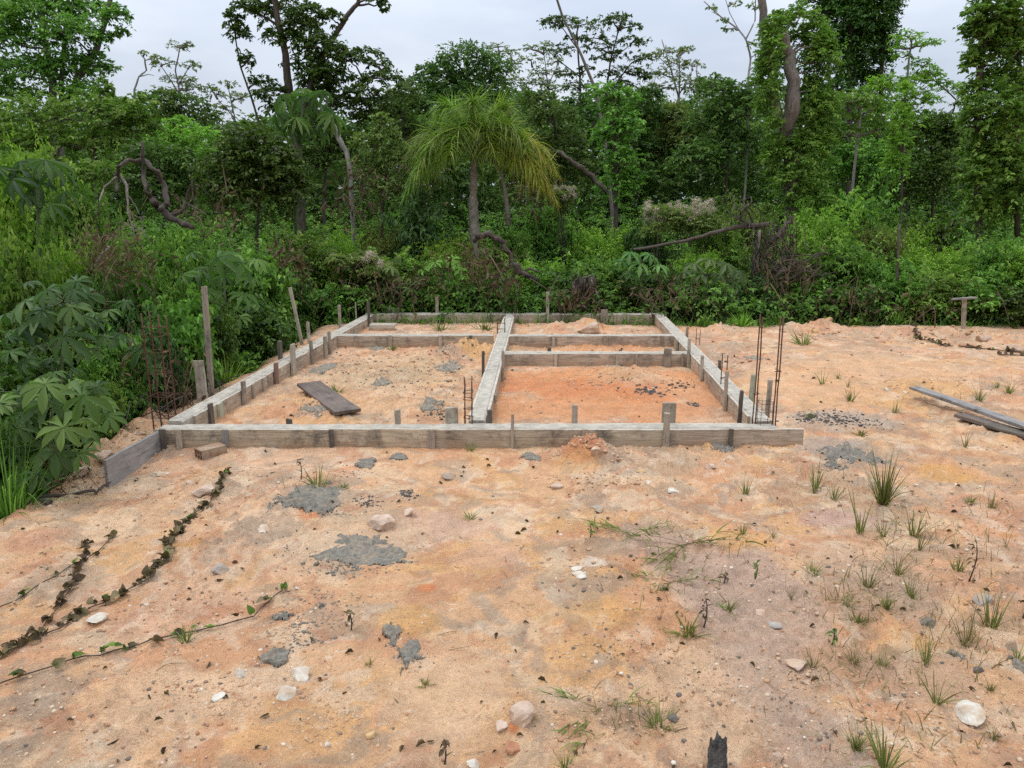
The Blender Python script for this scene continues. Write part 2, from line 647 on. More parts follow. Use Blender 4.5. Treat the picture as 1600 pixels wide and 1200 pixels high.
class LM:
    """many small faces collected into one mesh, with a random value v for each leaf"""

    def __init__(s):
        s.V, s.Q, s.A, s.n = [], [], [], 0

    def leaves(s, pos, axis, nrm, ln, wd, v, tmpl=T_LOW):
        tv, tq = tmpl
        axis = nrmz(axis)
        side = nrmz(np.cross(axis, nrm))
        nn = np.cross(side, axis)
        ln = np.broadcast_to(np.asarray(ln, float), pos.shape[:1])[:, None, None]
        wd = np.broadcast_to(np.asarray(wd, float), pos.shape[:1])[:, None, None]
        P = (pos[:, None, :] + axis[:, None, :] * ln * tv[None, :, 0:1] + side[:, None, :] * wd * tv[None, :, 1:2] + nn[:, None, :] * ln * tv[None, :, 2:3])
        N, K = P.shape[:2]
        s.V.append(P.reshape(-1, 3))
        s.Q.append((tq[None] + (np.arange(N) * K)[:, None, None] + s.n).reshape(-1, 4))
        s.A.append(np.repeat(np.broadcast_to(v, (N,)), K))
        s.n += N * K

    def blades(s, b, d, L, w, droop, v, seg=4):
        d = nrmz(d)
        N = len(b)
        t = np.linspace(0, 1, seg + 1)[None, :, None]
        L = np.broadcast_to(np.asarray(L, float), (N,))[:, None, None]
        w = np.broadcast_to(np.asarray(w, float), (N,))[:, None, None]
        dr = np.broadcast_to(np.asarray(droop, float), (N,))[:, None, None]
        p = b[:, None, :] + d[:, None, :] * L * t - UP * dr * L * t * t
        sd = nrmz(np.cross(d, UP + rng.normal(0, .4, (N, 3))))[:, None, :]
        ww = w * (1 - t ** 1.7) * .5 + .0004
        V = np.stack([p + sd * ww, p - sd * ww], 2).reshape(N, -1, 3)
        K = V.shape[1]
        q = np.array([(2 * i, 2 * i + 1, 2 * i + 3, 2 * i + 2) for i in range(seg)])
        s.V.append(V.reshape(-1, 3))
        s.Q.append((q[None] + (np.arange(N) * K)[:, None, None] + s.n).reshape(-1, 4))
        s.A.append(np.repeat(np.broadcast_to(v, (N,)), K))
        s.n += N * K

    def shoots(s, o, d, L, per, ll, lw, droop=.35, v=None, jit=.3, tmpl=T_LOW, fan=.8):
        N = len(o)
        d = nrmz(d)
        L = np.broadcast_to(np.asarray(L, float), (N,))
        t = np.linspace(.2, 1.0, per)[None, :, None] + rng.uniform(-.04, .04, (N, per, 1))
        p = o[:, None] + d[:, None] * L[:, None, None] * t - UP * droop * L[:, None, None] * t * t
        tg = nrmz(d[:, None] - UP * 2 * droop * t)
        sd = nrmz(np.cross(tg, UP + rng.normal(0, .25, (N, per, 3))))
        sg = np.where(np.arange(per) % 2 == 0, 1.0, -1.0)[None, :, None]
        ax = tg * .55 + sd * sg * fan + rng.normal(0, jit, (N, per, 3)) - UP * .18
        nm = UP * 1.0 + tg * .25 + rng.normal(0, .42, (N, per, 3))
        ln = ll * rng.uniform(.5, 1.35, (N, per)) * (1 - .3 * t[:, :, 0] ** 3)
        if v is None:
            v = rng.uniform(0, 1, N)
        vv = np.clip(v[:, None] * .6 + rng.uniform(0, .4, (N, per)), 0, 1)
        s.leaves(p.reshape(-1, 3), ax.reshape(-1, 3), nm.reshape(-1, 3), ln.ravel(), (ln * lw).ravel(), vv.ravel(), tmpl)

    def clump(s, c, r, n, per, ll, lw, reach=.55, up=.35, droop=.35, jit=.3, tmpl=T_LOW, vb=None):
        """shoots growing out of an ellipsoid; c centre, r three radii"""
        c, r = np.array(c, float), np.array(r, float)
        u = nrmz(rng.normal(0, 1, (n, 3)))
        u[:, 2] = np.where(rng.uniform(0, 1, n) < .72, np.abs(u[:, 2]), u[:, 2])
        rad = rng.uniform(.25, .85, (n, 1)) ** .7
        o = c + u * r * rad
        d = u * r / r.max() + UP * up + rng.normal(0, .35, (n, 3))
        L = reach * r.mean() * rng.uniform(.5, 1.25, n)
        v = rng.uniform(0, 1, n) if vb is None else np.clip(vb + rng.normal(0, .22, n), 0, 1)
        s.shoots(o, d, L, per, ll, lw, droop, v, jit, tmpl)

    def palmate(s, c, nrm, size, lobes=8, v=None, wd=.34, tmpl=T_LOBE, droop=.3, span=5.4):
        """radiating leaflets round each centre"""
        N = len(c)
        nrm = nrmz(nrm)
        e1 = nrmz(np.cross(nrm, rng.normal(0, 1, (N, 3))))
        e2 = np.cross(nrm, e1)
        size = np.broadcast_to(np.asarray(size, float), (N,))
        if v is None:
            v = rng.uniform(0, 1, N)
        for k in range(lobes):
            a = -span / 2 + span * k / (lobes - 1)
            f = .62 + .38 * math.cos(a * .5) ** 1
            th = a + rng.normal(0, .06, N)
            ax = e1 * np.cos(th)[:, None] + e2 * np.sin(th)[:, None] - nrm * droop * rng.uniform(.4, 1.3, (N, 1))
            s.leaves(c, ax, nrm + rng.normal(0, .12, (N, 3)), size * f, size * f * wd, np.clip(v + rng.normal(0, .07, N), 0, 1), tmpl)

    def mesh(s, name):
        V = np.concatenate(s.V).astype(np.float32)
        Q = np.concatenate(s.Q).astype(np.int32)
        A = np.concatenate(s.A).astype(np.float32)
        me = bpy.data.meshes.new(name)
        me.vertices.add(len(V))
        me.vertices.foreach_set("co", V.ravel())
        me.loops.add(Q.size)
        me.loops.foreach_set("vertex_index", Q.ravel())
        me.polygons.add(len(Q))
        me.polygons.foreach_set("loop_start", np.arange(len(Q), dtype=np.int32) * 4)
        me.polygons.foreach_set("use_smooth", np.ones(len(Q), dtype=bool))
        a = me.attributes.new("v", 'FLOAT', 'POINT')
        a.data.foreach_set("value", A)
        me.update(calc_edges=True)
        return me

    def build(s, name, mat, parent=None, mw=None):
        return link(name, s.mesh(name), mat, parent, mw)


def frame(p0, p1, up=(0, 0, 1)):
    """matrix: X from p0 to p1, Z as near up as it gets"""
    x = (Vector(p1) - Vector(p0)).normalized()
    z = Vector(up)
    y = z.cross(x).normalized()
    z = x.cross(y)
    m = Matrix((x, y, z)).transposed().to_4x4()
    m.translation = p0
    return m


def rel(root, m):
    return Matrix.Translation(-Vector(root.location)) @ m


# ------------------------------------------------------------------ GROUND
def grid_lines(a, b, steps):
    """steps: list of (limit, step)"""
    out, x = [a], a
    while x < b:
        st = steps[-1][1]
        for lim, s_ in steps:
            if x < lim:
                st = s_
                break
        x += st
        out.append(x)
    return np.array(out)


gx = grid_lines(-160, 160, [(-30, 8), (-12, 1.2), (-7, .12), (-2.4, .034), (2.6, .0135), (8, .034), (13, .12), (30, 1.2), (999, 8)])
gy = [-20, -10, -4, -1, .3, 1.0]
yy = 1.3
while yy < 14.5:
    gy.append(yy)
    yy += max(.009, .0052 * yy)
while yy < 240:
    gy.append(yy)
    yy *= 1.06
gy = np.array(gy)
GX, GY = np.meshgrid(gx, gy)
GZ = H(GX, GY)


def hz(x, y):
    """height of the built ground mesh"""
    i = min(max(int(np.searchsorted(gx, x)) - 1, 0), len(gx) - 2)
    j = min(max(int(np.searchsorted(gy, y)) - 1, 0), len(gy) - 2)
    fx, fy = (x - gx[i]) / (gx[i + 1] - gx[i]), (y - gy[j]) / (gy[j + 1] - gy[j])
    return float((GZ[j, i] * (1 - fx) + GZ[j, i + 1] * fx) * (1 - fy) + (GZ[j + 1, i] * (1 - fx) + GZ[j + 1, i + 1] * fx) * fy)


SAND, CREAM, PINK = (.56, .335, .185), (.63, .47, .31), (.53, .325, .225)
OCHRE, RED, DUSK, PALE = (.56, .30, .10), (.52, .20, .085), (.33, .235, .165), (.60, .40, .25)


def mixc(C, m, c):
    return C + (np.array(c)[None, None, :] - C) * m[..., None]


C = np.zeros(GX.shape + (3,)) + np.array(SAND)
wx, wy = GX + (fbm(GX, GY, 2.3, 50, 4) - .5) * .7, GY + (fbm(GX, GY, 2.3, 51, 4) - .5) * .7
C = mixc(C, sst(.48, .60, fbm(wx, wy, .8, 60, 5)) * .5, PINK)
C = mixc(C, sst(.52, .62, fbm(wx, wy, 1.2, 61, 5)) * .35, PALE)
C = mixc(C, sst(.58, .66, fbm(wx, wy, 2.0, 62, 5)) * .4, OCHRE)
C = mixc(C, sst(.57, .64, fbm(wx, wy, 2.6, 63, 5)) * .6, (.52, .26, .14))
C = mixc(C, sst(.58, .63, fbm(wx, wy, 4.0, 64, 5)) * .45, CREAM)
C = mixc(C, sst(.57, .63, fbm(wx, wy, 3.0, 65, 5)) * .5, DUSK)
C = mixc(C, sst(.60, .64, fbm(wx, wy, 7.0, 66, 5)) * .4, (.62, .5, .37))
C = mixc(C, sst(.60, .65, fbm(wx, wy, 8.0, 67, 5)) * .55, (.42, .2, .11))
C = mixc(C, sst(.60, .65, fbm(wx, wy, 6.0, 68, 5)) * .5, (.30, .23, .17))
# patches of soil seen in the photograph: px, py, half width px, half height px, colour, amount
PATCH = [
    (600, 585, 130, 34, (.47, .34, .20), .5), (860, 598, 130, 18, RED, .9), (950, 618, 130, 20, RED, .9), (1090, 610, 60, 30, (.56, .27, .13), .8), (800, 640, 60, 20, (.54, .27, .14), .7),
    (930, 640, 180, 20, (.54, .25, .115), .8), (940, 583, 180, 9, (.55, .25, .11), .8), (980, 592, 70, 12, SAND, .6), (950, 541, 120, 10, (.55, .26, .12), .7),
    (667, 918, 17, 7, RED, .95), (640, 975, 70, 24, OCHRE, .65), (925, 965, 95, 22, OCHRE, .4), (1160, 843, 50, 16, OCHRE, .6), (1040, 840, 40, 12, DUSK, .5),
    (908, 711, 36, 15, (.50, .21, .11), .95), (925, 696, 10, 8, CREAM, .8), (480, 808, 22, 5, RED, .8), (900, 726, 45, 10, OCHRE, .4),
    (980, 860, 70, 18, DUSK, .75), (950, 920, 60, 16, DUSK, .7), (1150, 900, 100, 60, (.44, .30, .225), .9), (1240, 985, 85, 75, (.43, .295, .215), .85), (1380, 920, 130, 70, (.40, .27, .19), .7),
    (1300, 1040, 70, 30, (.5, .28, .16), .6), (1430, 1060, 100, 50, (.44, .29, .2), .6), (1310, 810, 60, 14, (.46, .3, .24), .8), (1480, 740, 60, 16, OCHRE, .7),
    (1575, 840, 18, 5, (.5, .24, .1), .9), (870, 880, 40, 20, CREAM, .6), (925, 885, 22, 9, (.66, .54, .42), .85), (860, 1090, 60, 30, (.5, .36, .25), .6),
    (1480, 1190, 110, 30, SAND, .5), (1100, 1090, 130, 90, PALE, .75), (700, 1080, 120, 70, PALE, .7), (260, 1090, 130, 60, PALE, .65), (560, 640, 90, 14, SAND, .6),
    (750, 555, 35, 14, (.56, .32, .13), .8), (620, 560, 60, 10, PALE, .6), (690, 650, 35, 10, (.40, .22, .12), .7), (1260, 600, 90, 40, (.60, .35, .19), .6), (1380, 580, 150, 25, (.60, .36, .20), .6),
    (1450, 605, 60, 16, OCHRE, .5), (1180, 570, 40, 10, (.48, .27, .18), .7), (1140, 545, 50, 7, (.38, .28, .2), .6), (60, 850, 60, 16, (.52, .27, .16), .7), (290, 858, 40, 12, OCHRE, .5),
    (120, 770, 80, 10, (.5, .36, .2), .5), (760, 870, 60, 20, (.5, .3, .2), .6), (680, 820, 120, 22, (.54, .35, .25), .6), (1310, 655, 80, 18, (.36, .29, .23), .75), (1300, 700, 60, 18, (.33, .29, .25), .6),
    (560, 840, 110, 40, (.52, .37, .24), .6), (480, 780, 70, 20, (.46, .36, .26), .5), (800, 1150, 12, 10, (.46, .16, .06), .9), (190, 690, 80, 30, (.56, .36, .21), .5),
]
for (px, py, rx, ry, c, k) in PATCH:
    p = g(px, py)
    ax_ = abs(g(px + rx, py).x - p.x)
    ay_ = abs(g(px, py - ry).y - g(px, py + ry).y) / 2
    d = np.sqrt(((GX - p.x) / ax_) ** 2 + ((GY - p.y) / ay_) ** 2) + (fbm(GX, GY, 4.0, 70 + int(px) % 13, 4) - .5) * 1.1
    C = mixc(C, sst(1.15, .62, d) * k, c)
dt = poly_dist(GX, GY, TRACK)
C = mixc(C, sst(.22, .06, dt + (fbm(GX, GY, 5, 77, 3) - .5) * .12) * .75, (.40, .285, .215))
# forest soil beyond the lot
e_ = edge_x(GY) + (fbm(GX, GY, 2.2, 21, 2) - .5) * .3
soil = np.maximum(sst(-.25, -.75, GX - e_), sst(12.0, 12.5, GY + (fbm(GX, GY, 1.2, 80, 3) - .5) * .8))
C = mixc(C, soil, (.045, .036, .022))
C = C * (0.87 + .26 * fbm(GX, GY, 18, 90, 3))[..., None] * np.array([1.02, 1.0, .965])
nx, ny = len(gx), len(gy)
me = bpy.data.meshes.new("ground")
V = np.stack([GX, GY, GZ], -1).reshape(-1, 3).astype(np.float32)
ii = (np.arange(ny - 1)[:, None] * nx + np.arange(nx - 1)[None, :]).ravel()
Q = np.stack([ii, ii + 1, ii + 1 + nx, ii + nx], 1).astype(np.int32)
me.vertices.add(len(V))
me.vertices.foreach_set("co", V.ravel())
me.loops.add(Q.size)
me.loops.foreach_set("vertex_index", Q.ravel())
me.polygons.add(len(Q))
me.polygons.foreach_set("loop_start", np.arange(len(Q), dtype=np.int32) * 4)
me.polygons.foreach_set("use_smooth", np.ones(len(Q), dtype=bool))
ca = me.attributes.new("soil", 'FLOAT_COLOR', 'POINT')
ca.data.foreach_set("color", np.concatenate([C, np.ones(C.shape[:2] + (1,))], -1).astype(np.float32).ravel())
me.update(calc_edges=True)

t = NT("sandy_soil", .95)
t.b.inputs["Specular IOR Level"].default_value = .15
av = t.n("ShaderNodeAttribute", attribute_name="soil")
v = t.obj_coord((1, 1, 1), False)
c = av.outputs["Color"]
n_med = t.noise(v, 5.5, 8, .68, .4)
c = t.mix(.6, c, t.ramp(n_med, [(.32, .74), (.5, 1.0), (.68, 1.2)]), 'MULTIPLY')
n_f = t.noise(v, 55, 6, .7)
c = t.mix(.7, c, t.ramp(n_f, [(.3, .78), (.5, 1.0), (.7, 1.2)]), 'MULTIPLY')
gr = t.noise(v, 190, 4, .85)
c = t.mix(.65, c, t.ramp(gr, [(.3, .6), (.5, 1.0), (.7, 1.32)]), 'MULTIPLY')
zone = t.ramp(t.noise(v, 1.3, 5, .6, .6), [(.38, .12), (.56, 1.0)])
# streaks of cream and rust in rubbly ground
cr1 = t.ramp(t.noise(v, 17, 6, .7, 1.0), [(.60, 0.0), (.65, .6)])
c = t.mix(t.math('MULTIPLY', cr1, zone), c, (.68, .55, .41))
cr2 = t.ramp(t.noise(t.obj_coord((1.1, .9, 1.3), False), 23, 5, .7, .8), [(.58, 0.0), (.65, .65)])
c = t.mix(t.math('MULTIPLY', cr2, zone), c, (.42, .19, .095))
cr3 = t.ramp(t.noise(t.obj_coord((.9, 1.2, 1), False), 31, 6, .75, .5), [(.57, 0.0), (.64, .6)])
c = t.mix(t.math('MULTIPLY', cr3, zone), c, (.27, .205, .15))
# dark grit
vo = t.n("ShaderNodeTexVoronoi")
vo.inputs["Scale"].default_value = 75
vo.inputs["Randomness"].default_value = 1
t.l(v, vo.inputs["Vector"])
spk = t.ramp(vo.outputs["Distance"], [(.10, 1.0), (.17, 0.0)])
gate = t.ramp(t.noise(v, 3.3, 4, .6), [(.44, 0.0), (.62, .8)])
c = t.mix(t.math('MULTIPLY', spk, gate), c, (.10, .07, .05))
vo2 = t.n("ShaderNodeTexVoronoi")
vo2.inputs["Scale"].default_value = 190
t.l(v, vo2.inputs["Vector"])
spk2 = t.ramp(vo2.outputs["Distance"], [(.12, .7), (.24, 0.0)])
c = t.mix(t.math('MULTIPLY', spk2, .55), c, (.20, .12, .07))
t.base(c)
b1 = t.bump(n_med, .7, .04)
b2 = t.bump(n_f, .8, .014, b1)
t.bump(gr, .7, .005, b2)
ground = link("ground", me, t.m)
tag(ground, "bare orange sandy soil of the cleared lot running back under the forest", None, None, "structure")

# ------------------------------------------------------------------ FORMED BEAMS
ZT = .145
HW = .082


def bl(a, b):
    p0, p1 = g(a[0], a[1], ZT), g(b[0], b[1], ZT)
    p0.z = p1.z = 0
    return p0, p1


BEAM = {
    'front': bl((253, 667), (1211, 666)),
    'left': bl((273, 660), (579, 490.5)),
    'right': bl((1193, 660), (1029, 490.5)),
    'mid': bl((745, 659), (796, 492)),
    'back': bl((572, 490.3), (1036, 490.3)),
    'cross_left': bl((517, 523), (771, 523)),
    'cross_right': bl((791, 523.5), (1056, 523.5)),
    'short': bl((784, 550.5), (1076, 550.5)),
}
BLAB = {
    'front': "long timber formed concrete beam closing the front of the foundation",
    'left': "timber formed concrete beam running back along the thicket side of the foundation",
    'right': "timber formed concrete beam running back beside the open sandy lot",
    'mid': "pale topped concrete beam running back between the two foundation rooms",
    'back': "farthest timber formed beam at the foot of the forest",
    'cross_left': "cross beam dividing off the back of the room with the loose plank",
    'cross_right': "cross beam nearest the back beam on the red soil side",
    'short': "cross beam closing off the red soil room behind its low mound",
}
BV = {}


def beam(key, face_boards, dz, core_end=0.0):
    p0, p1 = BEAM[key]
    u = (p1 - p0).normalized()
    n = Vector((-u.y, u.x, 0))
    L = (p1 - p0).length
    BV[key] = (p0, u, n, L)
    root = empty("formed_beam", p0, BLAB[key], "concrete beam", "timber formed foundation beams")
    m = MB()
    m.plank(L, ZT + .006 + dz + .16, 2 * HW - .040, -.16, int(L / .06), .0055, .012)
    m.build('concrete_core', M['concrete'], root, rel(root, frame(p0, p1)))
    for side, lens in face_boards.items():
        x = 0.0 if side * 0 == 0 else 0
        start, splits = lens[0], lens[1:]
        off = n * side * (HW - .012 + random.uniform(-.001, .001))
        prev = start
        for s_ in splits:
            a, b = p0 + u * prev + off, p0 + u * (s_ - .004) + off
            hh = ZT + random.uniform(-.006, .006) + dz
            k = MB()
            k.plank((b - a).length, hh + .07, .024, -.07, None, .0022, .003, .006)
            tilt = random.uniform(-.004, .004)
            k.build('form_board', random.choice([M['board'], M['board'], M['board_b']]), root, rel(root, frame(a, b + Vector((0, 0, tilt)))))
            prev = s_
    return root


def tpos(key, px, zt=ZT, side=0):
    """distance along a beam where its face shows at pixel column px"""
    p0, p1 = BEAM[key]
    u = (p1 - p0).normalized()
    n = Vector((-u.y, u.x, 0))
    L = (p1 - p0).length
    best, bt = 1e9, 0
    for i in range(-40, 840):
        q = p0 + u * (L * i / 800) + n * side * HW
        d = abs(proj((q.x, q.y, zt))[0] - px)
        if d < best:
            best, bt = d, L * i / 800
    return bt


def ln_(k):
    return (BEAM[k][1] - BEAM[k][0]).length


LF = ln_('front')
roots = {}
roots['front'] = beam('front', {-1: [-.02, tpos('front', 520, .1, -1), tpos('front', 676, .1, -1), tpos('front', 1042, .1, -1), tpos('front', 1257, .1, -1)],
                                1: [.16, LF * .47, LF - .2]}, 0.0)
LL = ln_('left')
roots['left'] = beam('left', {-1: [.18, LL * .12, LL * .27, LL * .45, LL * .58, LL * .62 + .1, LL * .8, LL - .17], 1: [0.06, LL * .35, LL * .7, LL]}, .003)
LR = ln_('right')
roots['right'] = beam('right', {1: [.18, LR * .3, LR * .62, LR - .17], -1: [0.06, LR * .5, LR]}, .002)
LM_ = ln_('mid')
roots['mid'] = beam('mid', {1: [.18, LM_ * .4, LM_ - .17], -1: [.18, LM_ * .36, LM_ * .55, LM_ - .17]}, .005)
LB = ln_('back')
roots['back'] = beam('back', {-1: [.17, LB * .27, LB * .45, LB * .72, LB - .17], 1: [0, LB * .5, LB]}, .001)
lc = ln_('cross_left')
roots['cross_left'] = beam('cross_left', {-1: [.0, lc * .37, lc * .68, lc], 1: [.05, lc * .5, lc]}, -.003)
lc = ln_('cross_right')
roots['cross_right'] = beam('cross_right', {-1: [.0, lc * .3, lc * .6, lc], 1: [.05, lc * .5, lc]}, -.002)
lc = ln_('short')
roots['short'] = beam('short', {-1: [.0, lc * .3, lc * .62, lc], 1: [.05, lc * .5, lc]}, -.004)


# cleats: short battens flush with the boards, nailed over the joints
def cleat(key, side, px, wpx, mat='stake', top=0.004):
    p0, u, n, L = BV[key]
    s_ = tpos(key, px, ZT * .5, side)
    c = p0 + u * s_ + n * side * (HW + .013)
    w = wpx * mpp(c.y)
    h = ZT + top
    m = MB()
    m.plank(h + .05, .022, w, -.011, 3, .002, .003, .006)
    a = c + Vector((0, 0, -.05))
    b = c + Vector((random.uniform(-.004, .004), 0, h))
    o = m.build('cleat', M[mat], roots[key], rel(roots[key], frame(a, b, n)))
    return o


for px, w, mt in ((281, 9, 'stake'), (353, 9, 'board_grey'), (519, 7, 'stake_dark'), (674, 12, 'stake'), (912, 8, 'stake'), (1141, 7, 'stake_dark')):
    cleat('front', -1, px, w, mt)
for px, w, mt in ((394, 6, 'stake'), (410, 5, 'stake'), (553, 4, 'stake'), (531, 6, 'stake_dark')):
    cleat('left', -1, px, w, mt)
for px, w, mt in ((610, 6, 'stake'), (688, 6, 'stake'), (735, 4, 'stake_dark')):
    cleat('cross_left', -1, px, w, mt)
for px, w, mt in ((865, 5, 'stake'), (945, 4, 'stake'), (1034, 5, 'stake')):
    cleat('cross_right', -1, px, w, mt)
for px, w, mt in ((868, 4, 'stake_pale'), (964, 5, 'stake_pale'), (994, 3, 'stake'), (1066, 4, 'stake')):
    cleat('short', -1, px, w, mt)
for px, w, mt in ((617, 4, 'stake'), (690, 11, 'stake_dark'), (768, 4, 'stake_dark'), (812, 4, 'stake'), (981, 4, 'stake'), (1022, 5, 'stake_dark')):
    cleat('back', -1, px, w, mt)
for px, w, mt in ((772, 4, 'stake'), (759, 4, 'stake')):
    cleat('mid', -1, px, w, mt)

# wing board: a single board running forward from the corner
wa, wb = g(252, 671, ZT), g(163, 719, ZT)
root = empty('wing_board', (wb.x, wb.y, 0), "grey single board angled forward from the thicket corner of the foundation", "board")
k = MB()
wbz = wb.copy()
wbz.z = wa.z = 0
k.plank((wbz - wa).length, ZT + .16, .024, -.16, 8, .002, .003, .004)
k.build('board', M['board_grey'], root, rel(root, frame(wbz, wa)))
k = MB()
k.plank(.36, .02, .05, -.01, 3, .002)
c_ = wa + (wbz - wa).normalized() * .03 + Vector((.03, -.02, 0))
k.build('cleat', M['stake_dark'], root, rel(root, frame(c_ + Vector((0, 0, -.2)), c_ + Vector((0, 0, .13)), (0, 1, 0))))


# stakes nailed up against the beams and standing above them
def stake_on(key, side, px, pyt, wpx, mat, label, pxt=None, thick=.03):
    p0, u, n, L = BV[key]
    s_ = tpos(key, px, ZT, side)
    c = p0 + u * s_ + n * side * (HW + thick / 2 + .003)
    w = max(.014, wpx * mpp(c.y))
    top = at(px if pxt is None else pxt, pyt, c.y)
    a = Vector((c.x, c.y, -.12))
    b = Vector((top.x if pxt is not None else c.x + random.uniform(-.008, .008), c.y, top.z))
    m = MB()
    m.plank((b - a).length, thick, w, -thick / 2, 5, .0025, .004, .014)
    o = m.build('stake', M[mat], None, frame(a, b, n))
    tag(o, label, "stake", "wooden stakes holding the formwork")
    return o


S = stake_on
# thicket-side beam, inner face, from the front
S('left', -1, 326, 631, 11, 'stake_dark', "dark brown stake just behind the front corner on the thicket side")
S('left', -1, 341, 630, 12, 'stake_green', "pale greenish stake beside the dark one near the thicket corner")
S('left', -1, 377, 596, 9, 'stake', "narrow brown stake third along inside the thicket side beam")
S('left', -1, 428, 567, 11, 'stake_red', "reddish stake midway along inside the thicket side beam")
S('left', -1, 455, 538, 14, 'stake_pale', "widest pale stake standing above the middle of the thicket side beam")
S('left', -1, 485, 532, 7, 'stake', "thin stake inside the thicket side beam past the pale wide one")
S('left', -1, 506, 526, 8, 'stake', "stake inside the thicket side beam just before the cross beam")
S('left', -1, 513, 518, 7, 'stake', "stake in the corner of thicket side beam and cross beam")
# thicket-side beam, outer face
S('left', 1, 440, 533, 12, 'stake_dark', "dark block of a stake outside the thicket side beam by the foliage")
S('left', 1, 486, 503, 6, 'stake_pale', "slim pale stake outside the thicket side beam, second from the back")
S('left', 1, 533, 477, 7, 'stake', "tall stake outside the thicket side beam near its far end")
S('left', 1, 558, 472, 3, 'stake_pale', "thin pale stick outside the far corner by the forest", None, .014)
S('left', -1, 575, 472, 8, 'stake_dark', "dark stake in the far thicket corner above the back beam")
# back beam
S('back', 1, 682.5, 463, 5, 'stake', "tall thin stake behind the back beam, between the far corner and middle")
S('back', -1, 855.5, 456, 5, 'stake_pale', "tallest pale stake against the back beam, just beyond the middle beam")
S('back', -1, 944, 484, 11, 'stake', "broad stake against the back beam opposite the red soil room")
S('back', 1, 946, 475, 4, 'stake_dark', "slim dark stick behind the broad stake at the back beam", None, .016)
S('back', 1, 615, 481, 18, 'board_grey', "flat grey board end showing above the back beam near its thicket corner", None, .022)
# short cross beam and corner
S('short', 1, 859, 543, 6, 'stake_dark', "small dark stake stub behind the cross beam of the red soil room")
S('short', -1, 1042, 545, 12, 'stake', "wide brown stake against the cross beam near the lot side")
S('short', 1, 969, 546, 5, 'stake_dark', "tiny stake stub behind the cross beam beyond the red mound")
S('right', 1, 1079, 529, 7, 'stake_pale', "pale stake where the red soil cross beam meets the lot side beam")
S('right', 1, 1060, 531, 10, 'stake', "short block stake inside the lot side beam between two cross beams")
# lot-side beam
S('right', 1, 1100, 556, 5, 'stake_pale', "thin pale stake inside the lot side beam, second behind the rusty bars")
S('right', 1, 1137, 580, 6, 'stake', "tall narrow stake inside the lot side beam with a rusty bar beside")
S('right', 1, 1159, 611, 6, 'stake_dark', "dark stick inside the lot side beam near the front corner")
S('right', -1, 1170, 586, 11, 'stake_green', "greenish wide stake outside the lot side beam behind the tall bars")
S('right', -1, 1195, 594, 10, 'stake', "grey stake outside the lot side beam between the pairs of tall bars")
S('right', -1, 1122, 563, 5, 'stake_dark', "short dark stake outside the lot side beam beyond the greenish one")
S('right', -1, 1071, 511, 6, 'stake', "short stake outside the lot side beam near its far end")
# front beam
S('front', 1, 451, 655, 9, 'stake_dark', "short dark stub behind the front beam below the loose plank")
S('front', 1, 621, 640, 9, 'stake', "square stake behind the front beam between loose plank and middle beam")
S('front', 1, 706, 636, 21, 'stake_pale', "wide pale board end behind the front beam beside the middle beam")
S('front', 1, 898.5, 633, 9, 'stake', "narrow upright stake behind the front beam above the red soil mound")
S('front', 1, 1044, 630, 22, 'stake', "broad split board stake behind the front beam by the lot side")
S('front', -1, 799.5, 648, 5, 'stake', "thin stick against the front of the front beam near its middle", None, .02)
S('front', -1, 1041.5, 645, 10, 'stake', "tall square stake on the front of the front beam before the split board")
# middle beam
S('front', 1, 765, 641, 8, 'stake_dark', "short dark stake at the front end of the middle beam")
S('mid', -1, 783, 549, 5, 'stake', "stake where the red soil cross beam meets the middle beam")
S('mid', 1, 757, 549, 5, 'stake_dark', "dark stake on the loose plank side of the middle beam")
S('mid', 1, 789, 484, 6, 'stake', "stake at the far end of the middle beam")


def stick(pb, pt, wpx, mat, name, label, cat, thick=None, grp=None, Y=None):
    b = gg(*pb) if Y is None else Vector((at(pb[0], pb[1], Y).x, Y, hz(at(pb[0], pb[1], Y).x, Y)))
    tp = at(pt[0], pt[1], b.y)
    a = b + (b - tp).normalized() * .12
    w = wpx * mpp(b.y)
    thick = thick or w * .8
    m = MB()
    m.plank((tp - a).length, thick, w, -thick / 2, 6, .003, .004, .012)
    o = m.build(name, M[mat], None, frame(a, tp, (0, 1, 0)))
    tag(o, label, cat, grp)
    return o


stick((318, 634), (310, 563), 16, 'stake_pale', 'stake', "wide pale board stake leaning outside the thicket corner", "stake", .03)
stick((331, 620), (319, 448), 8, 'stake', 'wooden_pole', "tall straight wooden pole standing by the thicket side beam", "pole", .04)
stick((472, 538), (453, 449), 5, 'stake_pale', 'leaning_stick', "pale stick leaning into the foliage beside the thicket side beam", "stick")

# T-shaped batter post at the far side of the lot
b = gg(1506, 519)
root = empty('marker_post', b, "T shaped wooden post with a pale crossbar at the far edge of the lot", "post")
tp = at(1507, 468, b.y)
k = MB()
k.plank((tp - b).length + .1, .05, .05, -.025, 4, .003)
k.build('post', M['stake'], root, rel(root, frame(b + Vector((0, 0, -.1)), tp, (0, 1, 0))))
k = MB()
a1, a2 = at(1488, 467.5, b.y - .04), at(1526, 465, b.y - .04)
k.plank((a2 - a1).length, .028, .05, -.014, 4, .003)
k.build('crossbar', M['board_grey'], root, rel(root, frame(a1, a2)))

# small boxed-in corner at the far thicket corner
a, b2 = g(577, 519, .0), g(617, 519, .0)
root = empty('board_box', a, "little box of weathered boards in the far thicket corner", "box")
k = MB()
k.plank((b2 - a).length, .1, .022, -.02, 3, .002)
k.build('front_board', M['board_b'], root, rel(root, frame(a, b2)))
k = MB()
k.plank((b2 - a).length, .022, .24, 0.083, 3, .002)
k.build('top_board', M['stake_pale'], root, rel(root, frame(a + Vector((0, .12, 0)), b2 + Vector((0, .12, 0)))))

